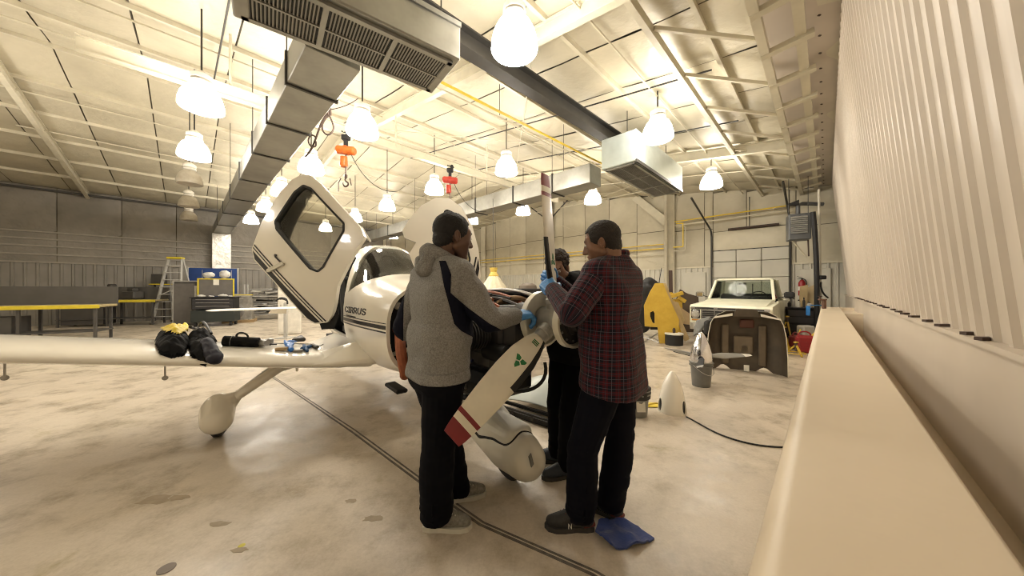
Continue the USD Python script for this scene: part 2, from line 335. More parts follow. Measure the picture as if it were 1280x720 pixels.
# ---- right wall: tall ribbed sheets leaning a little outward, header truss and soffit above
wr = setting('wall_right')
TOP = np.array([.13, 4.42]); BOT = np.array([.43, 1.16])                    # (offset to the right, height) of the sheets' edges
def right(s, w_, z): return hall(s, -w_, z)
up = right(0, TOP[0], TOP[1]) - right(0, BOT[0], BOT[1]); lean = np.linalg.norm(up); up = up / lean
nr = np.cross(U, up); nr = nr if nr @ V > 0 else -nr
for k_ in range(18):
    s = -4.0 + k_ * 1.0
    if s + 1 > 13.75: break
    wr.part('sheet', corrugated(right(s, *BOT), U, up, nr, .995, lean, .1664, .015), M_SHEETR)
wr.part('backing', hullpts([right(s, w_ + d, z) for s in (U0, U1) for (w_, z) in (TOP, BOT) for d in (.06, .12)]), M_DECK)
wr.part('gap_closure', beam(right(U0, .19, 4.47), right(U1, .19, 4.47), .05, .09), M_BLK)
wr.part('soffit', hullpts([right(s, w_, z) for s in (U0, U1) for (w_, z) in ((-.62, 4.54), (.3, 4.5), (-.62, 4.58), (.3, 4.56))]), M_SHEETR)
for s in np.arange(-2, 13.6, .42):                                           # screw heads along the soffit
    wr.part('bolt', box(.028, .018, .02, c=tuple(right(s, -.06, 4.515))), M_RUST) if s > .5 else None
wr.part('chord', beam(right(U0, -.56, 4.36), right(U1, -.56, 4.36), .09, .10), M_STEEL)
wr.part('chord', beam(right(U0, -.22, 4.40), right(U1, -.22, 4.40), .10, .05), M_STEEL)
for s in np.arange(-1.6, 13, .85): wr.part('rung', beam(right(s, -.60, 4.33), right(s, -.10, 4.38), .10, .06), M_STEEL)
wr.part('eave_beam', beam(right(U0, -1.55, 4.52), right(U1, -1.55, 4.52), .07, .12), M_STEEL)
for s in np.arange(.4, 13, 1.2): wr.part('knee_brace', beam(right(s, -1.5, 4.52), right(s + .9, -.62, 4.40), .035, .05), M_STEEL)
wr.part('sill', hullpts([right(s, w_, z) for s in (U0, U1) for (w_, z) in ((.40, 1.15), (.40, 0), (.62, 1.15), (.62, 0))]), M_SHEETR)
wr.part('sill_flashing', beam(right(U0, .41, 1.155), right(U1, .41, 1.155), .06, .02), M_SHEETR)
for s in np.arange(1.2, 9, .33): wr.part('rust_spot', box(.03 + .05 * RNG.random(), .02, .012, c=tuple(right(s + RNG.normal(0, .05), .40, 1.172))), M_RUST)

# ---- the cream beam in the foreground with the tub behind it
tr = setting('trim_1')
prof = [(-.085, 0), (-.085, .915), (-.079, .934), (-.064, .947), (-.045, .95), (.195, .95), (.203, .945), (.205, .935), (.205, 0)]
a = np.array([right(-1.6, *p) for p in prof]); b = np.array([right(9.4, *p) for p in prof]); tr.part('beam', loft([a, b]), M_BEAMW, smooth=50)
tr.part('tub_floor', hullpts([right(s, w_, z) for s in (-1.6, 9.4) for w_ in (.2, .42) for z in (.5, .62)]), M_BEAMW)
tr.part('cross_member', hullpts([right(s, w_, z) for s in (7.2, 7.5) for w_ in (.2, .42) for z in (.5, .95)]), M_BEAMW)
tr.part('cross_member', hullpts([right(s, w_, z) for s in (7.5, 9.4) for w_ in (.2, .42) for z in (.5, .9)]), M_BEAMW)
tr.part('end_plate', hullpts([right(s, w_, z) for s in (9.4, 9.46) for w_ in (-.085, .42) for z in (0, .95)]), M_BEAMW)

# ---- sectional door behind the truck
do = setting('door_1')
rows = [0, .57, 1.14, 1.72, 2.3, 2.72, DZ]
for r_ in range(6):
    z0, z1 = rows[r_], rows[r_ + 1]; n_c = 3 if r_ < 5 else 1
    for c in range(n_c):
        va, vb = DV0 + (DV1 - DV0) * c / n_c, DV0 + (DV1 - DV0) * (c + 1) / n_c
        if r_ < 5: do.part('panel', place(box(vb - va - .015, z1 - z0 - .015, .05, b=.015), hall(U1 - .02, (va + vb) / 2, (z0 + z1) / 2), V, Z), M_SHEET)
        else: do.part('panel', pillow(hall(U1 - .04, va, z0), V * (vb - va), Z * (z1 - z0), -U, .06, k=7, seed=5), M_VINYL, smooth=True)
for v_, s in ((DV0 - .03, 0), (DV1 + .03, 1)):
    do.part('track', tube([hall(U1 - .1, v_, .0), hall(U1 - .1, v_, 3.25), hall(U1 - .14, v_, 3.4), hall(U1 - .25, v_, 3.5), hall(U1 - 2.6, v_, 4.2)], .03, 6), M_DSTEEL)
do.part('spring_shaft', cyl(hall(U1 - .16, DV0 + .25, 3.45), hall(U1 - .16, DV1 - .5, 3.45), .04, n=10), M_RUST)
do.part('pull_rod', cyl(hall(U1 - .16, 1.9, 3.4), hall(U1 - .16, 1.9, 4.5), .012, n=6), M_DSTEEL)
do.part('frame', beam(hall(U1 - .03, DV0, 2.72), hall(U1 - .03, DV1, 2.72), .04, .03), M_DSTEEL)
dr = setting('door_2')                                                     # small flush door in the corner of the back wall, and one left of the truck
for va, vb in ((-.1, .62),): dr.part('leaf', place(box(vb - va, 1.95, .04, b=.01), hall(U1 - .06, (va + vb) / 2, .98), V, Z), M_SHEET)
dr = setting('door_3'); dr.part('leaf', place(box(.8, 1.95, .04, b=.01), hall(U1 - .06, 3.65, .98), V, Z), M_SHEET)
# ================================================================ lamps
M_GLOW = usdkit.material(stage, '/World/Looks/lamp_glow', {'e': ('emission', {'color': LAMP_COLOR, 'strength': LAMP_STRENGTH})}, [], surface='e.emission')
M_LENS = mat('unlit_prismatic_lens', (.42, .38, .31), .3, scale=9)
M_BALLAST = mat('white_lamp_casting', (.80, .77, .70), .4)
def lamp(px, py, label, lit=True, z=4.1):
    p = at(px, py, (z - CAMH) * FPX / (CY - py)); p[2] = z
    v_ = p @ V; u_ = p @ U
    t = Thing('dome_lamp', label, 'lamp', tuple(p), group=None)
    t.part('diffuser', lathe([(.245, -.17), (.255, -.15), (.25, -.08), (.225, .02), (.18, .11), (.12, .165), (.09, .18)], 28), M_GLOW if lit else M_LENS, smooth=60)
    t.part('collar', lathe([(.0, .17), (.10, .17), (.13, .19), (.13, .215), (.06, .23), (0, .23)], 20), M_BALLAST)
    t.part('ballast_housing', lathe([(0, .23), (.10, .23), (.125, .25), (.125, .31), (.06, .36), (.03, .38), (0, .38)], 16), M_BALLAST)
    t.part('hanger_rod', cyl((0, 0, .36), (0, 0, max(roof_z(v_) + .05 - z, .45)), .012, n=6), M_DSTEEL)
    return t
LAMPS = [(643, 45, 'largest lit dome lamp, at the top centre of the picture near the big duct box'), (252, 122, 'lit white dome lamp highest on the left, under the pale ceiling left of the duct'),
 (243, 187, 'lit white dome lamp just below the highest left one and above three unlit ones'), (453, 156, 'lit dome lamp hanging just right of the big duct, above the orange hoist'),
 (389, 206, 'lit dome lamp directly above the top corner of the raised near door'), (352, 237, 'lit dome lamp half hidden by the left edge of the raised near door'),
 (332, 258, 'small lit dome lamp left of the raised door, upper one of a close pair'), (314, 274, 'small lit dome lamp left of the raised door, lower one of a close pair'),
 (633, 208, 'lit dome lamp hanging alone left of the upright propeller blade'), (543, 234, 'lit dome lamp above the far raised door with a red hoist behind it'),
 (484, 256, 'lit dome lamp over the cabin between the two raised doors'), (444, 271, 'small lit dome lamp beside the right edge of the near raised door'),
 (407, 284, 'small lit dome lamp seen through the window of the near raised door'), (822, 162, 'lit dome lamp in front of the far duct box with the grille'),
 (889, 226, 'lit dome lamp hanging above the truck near the garage door'), (741, 247, 'lit lamp cut off by the far duct, rightmost of those behind it'),
 (654, 262, 'lit lamp cut off by the far duct, left of the propeller blade tip'), (590, 274, 'tiny lit lamp under the far duct just right of the far raised door'),
 (491, 294, 'farthest tiny lit lamp low over the windshield of the aircraft')]
for a in LAMPS: lamp(*a)
for a in [(237, 222, 'unlit dome lamp in the left row, nearest of the three dark ones'), (236, 252, 'unlit dome lamp in the left row, middle of the three dark ones'), (236, 270, 'unlit dome lamp in the left row, farthest and lowest of the three dark ones')]: lamp(*a, lit=False)
def lamp_at(u, v, z, label):
    p = hall(u, v, z); Y = p[1]; t = Thing('dome_lamp', label, 'lamp', tuple(p))
    t.part('diffuser', lathe([(.245, -.17), (.255, -.15), (.25, -.08), (.225, .02), (.18, .11), (.12, .165), (.09, .18)], 28), M_GLOW, smooth=60)
    t.part('collar', lathe([(.0, .17), (.10, .17), (.13, .19), (.13, .215), (.06, .23), (0, .23)], 20), M_BALLAST)
    t.part('hanger_rod', cyl((0, 0, .2), (0, 0, roof_z(v) + .05 - z), .012, n=6), M_DSTEEL)
for i, (u, v) in enumerate([(-4.6, 5.6), (-6.2, 2.0), (-4.5, 8), (-3.5, 12)]): lamp_at(u, v, 4.1, ['lit dome lamp over the outer end of the near wing, out of the picture', 'lit dome lamp behind the camera nearest the right wall', 'lit dome lamp behind the camera towards the middle of the hall', 'lit dome lamp far back on the left, over the empty floor'][i])
# ================================================================ ducts, hoists and pipes under the roof
def grille(t, o, e1, e2, n, l1, l2, cells, slat=.028):
    """A return-air grille: a frame with bars and rows of tilted slats, set in the plane (o, e1, e2) and facing n."""
    fw = .05
    for a, b in (((0, fw / 2), (l1, fw / 2)), ((0, l2 - fw / 2), (l1, l2 - fw / 2)), ((fw / 2, 0), (fw / 2, l2)), ((l1 - fw / 2, 0), (l1 - fw / 2, l2))):
        t.part('grille_frame', beam(o + e1 * a[0] + e2 * a[1], o + e1 * b[0] + e2 * b[1], fw, .03, up=n), M_GALV, world=True)
    for k in range(1, cells): t.part('grille_frame', beam(o + e1 * l1 * k / cells, o + e1 * l1 * k / cells + e2 * l2, .045, .034, up=n), M_GALV, world=True)
    t.part('grille_frame', beam(o + e2 * l2 / 2, o + e1 * l1 + e2 * l2 / 2, .02, .032, up=n), M_GALV, world=True)
    t.part('recess', hullpts([o + e1 * x + e2 * y - n * d for x in (fw, l1 - fw) for y in (fw, l2 - fw) for d in (.004, .02)]), M_BLK, world=True)
    for k in range(cells):
        sl = []
        x0, x1 = l1 * k / cells + .05, l1 * (k + 1) / cells - .05; x = x0
        while x < x1:
            p = o + e1 * x + n * .006; sl.append(beam(p + e2 * fw, p + e2 * (l2 - fw), .013, .004, up=n + e1 * .5)); x += slat
        t.part('slats', cat(sl), M_GRILLE, world=True, kind='stuff', smooth=False)

# near duct box: corners taken on its underside
zb = 3.75; A = np.array([-.99, 3.96, zb]); e = np.array([.606, -.795, 0]); d = np.array([-.795, -.606, 0]); L1, W1, H1 = 1.86, .74, .36
t = Thing('duct_box', 'big galvanised duct box with three grille panels below, nearest and largest at the top', 'duct box', tuple(A + d * L1 / 2 + e * W1 / 2))
t.part('housing', place(box(L1, W1, H1, b=.012), A + d * L1 / 2 + e * W1 / 2 + Z * H1 / 2, d, e), M_GALV, world=True)
grille(t, A + d * .06 + e * .06 - Z * .016, d, e, -Z, L1 - .12, W1 - .12, 3)
for q in (.02, .98): t.part('flange', beam(A + d * L1 * q + Z * H1, A + d * L1 * q + e * W1 + Z * H1, .03, .03), M_GALVD, world=True)
t.part('flange', beam(A + e * W1 + Z * H1, A + d * L1 + e * W1 + Z * H1, .04, .05), M_GALVD, world=True)
for q in (.1, .9):
    for r_ in (.1, .9):
        p = A + d * L1 * q + e * W1 * r_ + Z * H1; t.part('hanger_rod', cyl(p, [p[0], p[1], roof_z(p @ V) + .05], .008, n=6), M_DSTEEL, world=True)

def duct(label, u0, u1, va, vb, z0, z1, joints, name='air_duct'):
    t = Thing(name, label, 'duct', tuple(hall((u0 + u1) / 2, (va + vb) / 2, z0)))
    edges = [va] + list(joints) + [vb]
    for a, b in zip(edges[:-1], edges[1:]):
        c = hall((u0 + u1) / 2, (a + b) / 2, (z0 + z1) / 2); t.part('section', place(fine(box(b - a - .01, u1 - u0, z1 - z0, b=.008), .5), c, V, -U), M_GALV, world=True)
    for a in joints: t.part('flange', slab(u0 - .02, u1 + .02, a - .018, a + .018, z0 - .022, z1 + .02), M_DSTEEL, world=True)
    for a in joints[::2]:
        for u in (u0, u1): t.part('hanger_strap', cyl(hall(u, a, z0), hall(u, a, max(roof_z(a) + .05, z1)), .007, n=6), M_DSTEEL, world=True)
    return t
t = duct('long galvanised duct running from the near duct box down to the far left wall', .84, 1.38, 3.75, 19.55, 3.8, 4.16, [4.6, 5.9, 7.4, 9.4, 11.6, 14, 16.8])
t.part('dropper', slab(.80, 1.42, 19.3, 19.85, 2.1, 3.78), mat('silver_foil', (.62, .60, .55), .35, metal=.4, scale=3, bump=.5, bscale=6, bdist=.05), world=True)
duct('galvanised duct crossing behind the upright propeller blade from the far duct box', 6.55, 7.05, 3.9, 19.6, 3.8, 4.25, [5.0, 6.4, 8.1, 10, 12, 14.5, 17])
# far duct box
o = np.array([2.33, 6.0, 3.75]); L2, W2, H2 = 2.7, .72, .6
t = Thing('duct_box', 'pale duct box with grille below, hanging between the propeller tip and the truck', 'duct box', tuple(o + U * L2 / 2 + V * W2 / 2))
t.part('housing', place(box(L2, W2, H2, b=.012), o + U * L2 / 2 + V * W2 / 2 + Z * H2 / 2, U, V), mat('pale_duct_paint', (.52, .58, .56), .3, metal=.35, scale=2), world=True)
grille(t, o + U * .06 + V * .06 - Z * .016, U, V, -Z, L2 - .12, W2 - .12, 3)
t.part('flange', beam(o, o + U * L2, .03, .06), M_DSTEEL, world=True)
for q in (.1, .9): p = o + U * L2 * q + V * .3 + Z * H2; t.part('hanger_rod', cyl(p, [p[0], p[1], roof_z(p @ V) + .05], .008, n=6), M_DSTEEL, world=True)

# dark girder and yellow gas pipe running between the boxes
solo('roof_girder', ibeam(hall(1.6, 3.45, 4.62), hall(7.4, 3.3, 4.62), .20, .26, .025), M_DSTEEL, 'dark steel girder under the ceiling between the two duct boxes', 'girder')
t = Thing('gas_pipe', 'yellow gas pipe running under the ceiling below the dark girder', 'pipe', tuple(hall(4, 4.3, 4.5)))
t.part('pipe', cyl(hall(1.2, 4.25, 4.5), hall(9.5, 4.0, 4.5), .022, n=8), M_YEL, world=True); t.part('pipe', cyl(hall(1.2, 4.4, 4.5), hall(9.5, 4.15, 4.5), .015, n=8), M_STEEL, world=True)
for u in (2.2, 4, 6, 8): t.part('hanger', cyl(hall(u, 4.25, 4.5), hall(u, 4.25, 5.1), .006, n=6), M_DSTEEL, world=True)
# runway beam and the two hoists
VR, ZR = 6.9, 4.52
t = Thing('hoist_runway', 'cream steel runway beam that carries the two chain hoists', 'runway beam', tuple(hall(4, VR, ZR)))
t.part('beam', ibeam(hall(-1, VR, ZR), hall(9.4, VR, ZR), .10, .18), M_STEEL, world=True)
for u in (0.5, 3.3, 6, 9): t.part('hanger', cyl(hall(u, VR, ZR), hall(u, VR, roof_z(VR) + .04), .02, n=6), M_STEEL, world=True)
M_ORANGE = mat('hoist_orange', (.62, .14, .02), .4, scale=12); M_RED = mat('hoist_red', (.45, .035, .02), .4); M_CHAIN = mat('chain_steel', (.09, .06, .05), .45, metal=.6)
def hoist(u, label, m, hook=True, k=1.0):
    p = hall(u, VR, ZR - .1); t = Thing('chain_hoist', label, 'hoist', tuple(p))
    t.part('trolley', cat(box(.16, .10, .16, (0, 0, -.02), .02), *[cyl((x, -.07, .04), (x, .07, .04), .035) for x in (-.06, .06)], box(.07, .07, .14, (0, 0, -.14), .01)), M_BLK)
    t.part('motor_housing', cat(*[lathe([(0, -.19), (.06, -.19), (.085, -.16), (.085, .16), (.06, .19), (0, .19)], 18, (0, 0, -.30), (1, 0, -.1))], box(.12, .16, .17, (0, 0, -.30), .03)), m)
    t.part('gear_housing', cat(lathe([(0, -.10), (.06, -.10), (.075, -.07), (.065, .1), (0, .12)], 14, (-.04, 0, -.53)), box(.10, .10, .2, (-.04, 0, -.52), .03)), m)
    t.part('load_chain', tube([(0, 0, -.4), (.0, 0, -.8)], .014, 6), M_CHAIN)
    t.part('hook', cat(box(.06, .05, .08, (0, 0, -.82), .015), tube(spline([(0, 0, -.86), (.0, 0, -.92), (.05, 0, -.97), (.0, 0, -1.03), (-.055, 0, -.98), (-.05, 0, -.94)], 18), [.016] * 14 + [.013, .011, .009, .006], 8)), M_CHAIN)
    t.part('chain_bag', tube([(-.10, 0, -.86), (-.16, .02, -.95), (-.16, .02, -1.12)], .01, 5), M_CHAIN); t.part('chain_bag', tube([(.08, 0, -.86), (.10, .02, -1.0)], .01, 5), M_CHAIN)
    t.part('control_cable', tube(spline([(.1, 0, -.36), (.35, .1, -.8), (.6, .2, -1.0), (.9, .4, -1.0)] , 16), .007, 5), M_BLK)
hoist(2.25, 'orange electric chain hoist with hook hanging right of the raised near door', M_ORANGE)
hoist(4.75, 'red chain hoist half hidden behind the lit lamp above the far raised door', M_RED)
# rope and pulley under the near duct
p0 = at(412, 140, 5.6); t = Thing('rope_pulley', 'dark rope with a loop and pulley hanging beside the near duct', 'rope', tuple(p0))
t.part('pulley', cat(lathe([(0, -.02), (.06, -.02), (.045, 0), (.06, .02), (0, .02)], 16, (0, 0, 0), (1, .3, 0)), box(.05, .05, .16, (0, 0, .02), .015)), M_RUST)
t.part('rope', tube(spline([(0, 0, -.05), (-.10, 0, -.16), (-.12, 0, -.32), (-.03, 0, -.40), (.06, 0, -.32), (.04, 0, -.16), (0, 0, -.06)], 30), .014, 6), M_RUST)
t.part('rope', tube(spline([(0, 0, 0), (-.2, .1, -.14), (-.36, .2, -.36), (-.5, .3, -.5), (-.68, .4, -.62)], 24), .018, 6), M_RUST)
t.part('rope', tube(spline([(-.36, .2, -.36), (-.46, .2, -.32), (-.52, .25, -.44), (-.44, .25, -.5), (-.38, .2, -.38)], 16), .014, 6), M_RUST)
t.part('rope', tube(spline([(0, 0, .04), (.25, 0, .10), (.55, -.1, .18)], 12), .008, 5), M_RUST); t.part('hanger', cyl((0, 0, .05), (0, 0, roof_z(p0 @ V) + .06 - p0[2]), .008, n=6), M_DSTEEL)
# gas pipes on the back wall
t = Thing('gas_pipe', 'yellow gas pipe with white conduit along the back wall above the heads', 'pipe', tuple(hall(U1 - .3, 9, 3)))
for z, r, m in ((2.95, .025, M_YEL), (3.12, .02, M_YEL), (2.72, .018, M_STEEL)):
    t.part('pipe', cyl(hall(U1 - .28, 4.7, z), hall(U1 - .28, 17, z + .05), r, n=8), m, world=True)
for v_ in (6, 8, 10.2, 12, 14): t.part('bracket', beam(hall(U1 - .02, v_, 2.95), hall(U1 - .30, v_, 2.95), .03, .03), M_STEEL, world=True)
t = Thing('gas_pipe', 'yellow gas pipe stepping up the corner and crossing above the garage door', 'pipe', tuple(hall(U1 - .3, 3, 3.8)))
for k_, m, r in ((0, M_YEL, .024), (-.14, M_STEEL, .02)):
    P = [hall(U1 - .36, 4.3, 2.95 + k_), hall(U1 - .36, 3.95 + k_ * .6, 2.95 + k_), hall(U1 - .36, 3.95 + k_ * .6, 3.85 + k_), hall(U1 - .36, 4.2, 3.87 + k_)]
    for a, b in zip(P[:-1], P[1:]): t.part('pipe', cyl(a, b, r, n=8), m, world=True)
    t.part('pipe', cyl(hall(U1 - .36, 4.25, 3.95 + k_ * 1.1), hall(U1 - .36, .75, 3.98 + k_ * 1.1), r, n=8), m, world=True)
for v_ in (1.2, 3.4): t.part('bracket', beam(hall(U1 - .02, v_, 3.95), hall(U1 - .38, v_, 3.95), .03, .03), M_STEEL, world=True)
# unit heater in the corner
hp = at(1000, 283, 8.55); t = Thing('unit_heater', 'grey louvred unit heater hanging in the corner right of the garage door', 'heater', tuple(hp), -32)
M_HEAT = mat('heater_grey', (.10, .105, .11), .45, scale=4)
t.part('cabinet', box(.46, .42, .70, (0, .21, 0), .02), M_HEAT)
for k_ in range(9): t.part('louver', place(box(.34, .06, .012), (-.02, -.02, -.16 + k_ * .052), (1, 0, 0), (0, .8, .6)), mat('louver_light', (.45, .44, .42), .4, metal=.3))
t.part('flue', tube([(.0, .25, .34), (.0, .25, .62), (.1, .3, .66), (.55, .45, .62)], .05, 10), M_HEAT); t.part('hanger', cat(*[cyl((x, .2, .34), (x, .2, 1.36), .008, n=6) for x in (-.2, .2)]), M_DSTEEL)
t.part('vent_hood', hullpts([(-.22, .1, .66), (.0, .1, .74), (.0, .4, .74), (-.22, .4, .66), (-.1, .1, .60), (.0, .1, .62), (.0, .4, .62)]), M_BLK)
t.part('support_bracket', beam((.2, .2, -.35), (.24, .34, -.78), .03, .03), M_RUST); t.part('support_bracket', beam((-.12, .2, -.35), (.2, .34, -.8), .03, .03), M_STEEL)
# black standpipe in the corner beside the beam's end
bp = at(1021, 360, 8.2); t = Thing('standpipe', 'black vertical pipe beside the far end of the cream beam', 'pipe', (bp[0], bp[1], 0))
t.part('pipe', tube(spline([(0, 0, 0), (0, 0, 1.3), (-.02, 0, 2.2), (-.10, 0, 3.3)], 16), .055, 10), M_BLK); t.part('pipe', cyl((.16, .05, 0), (.10, .05, 3.9), .025, n=8), M_SHEET)
t.part('valve', box(.16, .12, .10, (.10, -.03, 1.62), .02), M_BLK); t.part('hose', tube(spline([(.08, -.03, 1.5), (.1, -.05, 1.25), (.24, -.05, 1.1)], 10), .02, 6), M_BLK)
# ================================================================ the light aircraft: own frame x forward, y left, z up, origin below the propeller hub
HUBZ = 1.155
M_PW = mat('aircraft_white_gloss', (.84, .80, .71), .22, scale=1.5, var=.03, coat=.6)
M_PW2 = mat('aircraft_white_worn', (.74, .71, .62), .35, scale=5, color2=(.62, .59, .50), coat=.2)
M_STRIPE = mat('stripe_black', (.015, .014, .018), .35)
M_CABIN = mat('cabin_dark_grey', (.02, .02, .022), .7)
M_GLASSA = pane_mat('windscreen_acrylic', (.80, .82, .78)); M_GLASSD = pane_mat('door_window_acrylic', (.88, .87, .82))
M_ALU = mat('cast_aluminium', (.42, .41, .39), .4, metal=.7, scale=20); M_HUB = mat('hub_grey_paint', (.40, .39, .36), .45, metal=.2, scale=14)
M_ENG = mat('engine_grey_dirty', (.05, .047, .045), .55, metal=.3, scale=18); M_ENGD = mat('engine_black', (.010, .010, .011), .6, scale=15, spec=.3)
M_HOSE = mat('orange_brown_hose', (.32, .09, .035), .6, scale=25); M_COPPER = mat('bronze_tube', (.30, .20, .12), .4, metal=.6, scale=12)
M_MAROON = mat('propeller_maroon', (.20, .012, .018), .35); M_GREEN = mat('emblem_green', (.01, .17, .05), .5)
M_PROP = mat('propeller_cream', (.74, .70, .58), .35, scale=6, var=.05, coat=.2); M_RUBBER = mat('black_rubber', (.012, .012, .012), .65)
PL = Thing('light_aircraft', 'white single-engine light aircraft with raised doors and its engine cowling removed', 'aircraft', (.26, 1.95, 0), -50.0)
from scipy.interpolate import PchipInterpolator
FT = np.array([(-7.35, .03, .93, 1.10), (-7.0, .10, .84, 1.22), (-6.2, .18, .76, 1.30), (-5.3, .30, .66, 1.42), (-4.5, .44, .56, 1.62), (-3.9, .55, .48, 1.85), (-3.4, .58, .46, 1.94), (-2.9, .585, .46, 1.90), (-2.55, .58, .46, 1.72), (-2.2, .57, .47, 1.51), (-1.85, .545, .49, 1.45), (-1.5, .51, .53, 1.40)])
fs = [PchipInterpolator(FT[:, 0], FT[:, k]) for k in (1, 2, 3)]
def section(x, grow=0.0, n=44, ex=2.7):
    hw, zb, zt = (float(f(x)) for f in fs); hw += grow; zb -= grow; zt += grow
    A = np.arange(n) * 2 * math.pi / n; c, s = np.cos(A), np.sin(A)
    y = hw * np.sign(c) * np.abs(c) ** (2 / ex); z = np.sign(s) * np.abs(s) ** (2 / ex); zm, zh = (zb + zt) / 2, (zt - zb) / 2
    tum = 1 - .30 * np.clip((zm + z * zh - 1.25) / .7, 0, 1)                   # the cabin narrows above the belt line
    return np.stack([np.full(n, x), y * tum, zm + z * zh], 1)
def hullx(x0, x1, grow, n=30): return man(loft([section(x, grow) for x in np.linspace(x0, x1, n)]))
outer = hullx(-7.35, -1.5, 0, 56); inner = hullx(-4.6, -1.95, -.035, 30); front = hullx(-1.93, -1.44, -.035, 8)
def xz(poly, y0, y1):
    m = prism(poly, y1 - y0); return man(place(m, (0, y1, 0), (1, 0, 0), (0, 0, 1)))
DOORO = rpoly([(-2.72, .78), (-2.68, 1.30), (-2.98, 1.74), (-3.62, 1.78), (-3.85, 1.30), (-3.75, .78)], .08)
SCREEN = Polygon([(-1.7, 1.74), (-2.62, 1.285), (-2.93, 1.86), (-2.93, 2.3), (-1.7, 2.3)])
REARW = rpoly([(-3.95, 1.32), (-3.80, 1.68), (-4.05, 1.66), (-4.45, 1.40), (-4.4, 1.32)], .05)
shell = outer - inner - front
door_cut = xz(DOORO, -1, 1); screen_cut = xz(SCREEN, -1, 1) ; rear_cut = xz(REARW, -1, 1)
pill = xz(Polygon([(-2.56, 1.25), (-2.90, 1.9), (-2.98, 1.9), (-2.66, 1.25)]), -1, 1)
PL.part('fuselage', shell - door_cut - (screen_cut - pill) - rear_cut, M_PW, smooth=40)
skin = (hullx(-4.6, -1.95, -.004, 30) - hullx(-4.6, -1.95, -.012, 30))
PL.part('windshield', skin ^ screen_cut, M_GLASSA, smooth=40)
PL.part('rear_window', skin ^ rear_cut, M_GLASSA, smooth=40)
grown = hullx(-7.3, -1.5, .0025, 56) - outer
for z0, z1 in ((.985, 1.02), (.955, .968), (1.035, 1.042)):
    b = Manifold.cube((2.2, 2, z1 - z0)).translate((-3.7, -1, z0)); PL.part('stripe', (grown ^ b) - door_cut, M_STRIPE, smooth=40)
    b = Manifold.cube((3.2, 2, z1 - z0)).translate((-7.0, -1, z0)); PL.part('stripe', (grown ^ b), M_STRIPE, smooth=40)
tx = meshkit.text_mesh('CIRRUS', .062, .3, bold=True); tx.apply_scale([2.1, 1, 1]); tx = place(tx, (-2.63, -.40, 1.085), (1, 0, 0), (0, 0, 1))
cut = hullx(-7.3, -1.5, .003, 56) - outer
PL.part('lettering', man(tx) ^ cut, M_STRIPE, smooth=False, label='black lettering reading CIRRUS')
PL.part('lettering_line', (man(box(.34, .3, .010, (-2.40, -.55, 1.05))) ^ cut), M_STRIPE)
rim = loft([np.vstack([section(-1.52)]), section(-1.485), section(-1.485, -.03), section(-1.52, -.03)], caps=False); PL.part('cowl_flange', rim, M_PW, smooth=30)
PL.part('firewall', loft([section(-1.60, -.036), section(-1.63, -.036)]), M_ENGD)
# cabin
PL.part('instrument_panel', hullpts([(-2.30, y, z) for y in (-.44, .44) for z in (.9, 1.36)] + [(-2.55, y, z) for y in (-.44, .44) for z in (.9, 1.39)]), M_CABIN)
lin = (hullx(-4.55, -2.0, -.037, 30) - hullx(-4.55, -2.0, -.045, 30)) - door_cut - screen_cut - rear_cut
PL.part('cabin_lining', lin, M_CABIN, smooth=40)
PL.part('cabin_floor', box(2.2, .95, .06, (-3.2, 0, .62)), M_CABIN)
for y in (-.25, .25):
    s = PL.part('seat', cat(box(.5, .42, .16, (-3.1, y, .82), .05), place(box(.14, .42, .66, b=.05), (-3.42, y, 1.18), (.96, 0, .26), (0, 1, 0))), M_CABIN)
    PL.part('headrest', box(.10, .24, .18, (-3.50, y, 1.58), .04), M_CABIN, parent=s)
PL.part('seat', box(.5, .9, .7, (-4.1, 0, 1.0), .08), M_CABIN)
PL.part('glareshield', hullpts([(-2.22, y, 1.40) for y in (-.38, .38)] + [(-2.6, y, 1.39) for y in (-.42, .42)] + [(-2.6, y, 1.36) for y in (-.42, .42)]), M_CABIN)
# wings and tail
def airfoil(c, t, n=14):
    x = (1 - np.cos(np.linspace(0, math.pi, n))) / 2; h = 5 * t * (.2969 * np.sqrt(x) - .126 * x - .3516 * x**2 + .2843 * x**3 - .1036 * x**4)
    return np.vstack([np.stack([-x * c, h * c + .02 * c * np.sin(math.pi * x)], 1), np.stack([-x[-2:0:-1] * c, -.75 * h[-2:0:-1] * c + .0 * x[-2:0:-1]], 1)])
def wing(sign, y0, y1, xle, zc, chord, t, name, n=14):
    rings = []
    for y in np.linspace(y0, y1, n):
        a = airfoil(chord(y), t); rings.append(np.stack([xle(y) + a[:, 0], np.full(len(a), sign * y), zc(y) + a[:, 1]], 1))
    tip = rings[-1]; c = tip.mean(0); rings.append(c + (tip - c) * [.97, 1, .6] + [0, sign * .05, 0]); rings.append(c + (tip - c) * [.9, 1, .15] + [0, sign * .08, 0])
    return PL.part(name, loft(rings), M_PW, smooth=50)
WLE = lambda y: -1.98 - .22 * (y - .5); WZ = lambda y: .62 + .135 * (y - .8) if y > .8 else .62; WC = lambda y: 1.35 - .07 * y
w_r = wing(-1, .40, 4.9, WLE, WZ, WC, .13, 'wing'); w_l = wing(1, .40, 4.9, WLE, WZ, WC, .13, 'wing')
def wing_top(px, py):
    """World point of the near wing's upper side seen at a pixel."""
    z = .8
    for _ in range(12):
        p = gnd(px, py, z); q = PL.loc(p); y = abs(q[1]); c = WC(y); x = np.clip((WLE(y) - q[0]) / c, 0, 1); a = airfoil(c, .13); z = WZ(y) + np.interp(x, -a[:14, 0] / c, a[:14, 1])
    return np.array([p[0], p[1], z])
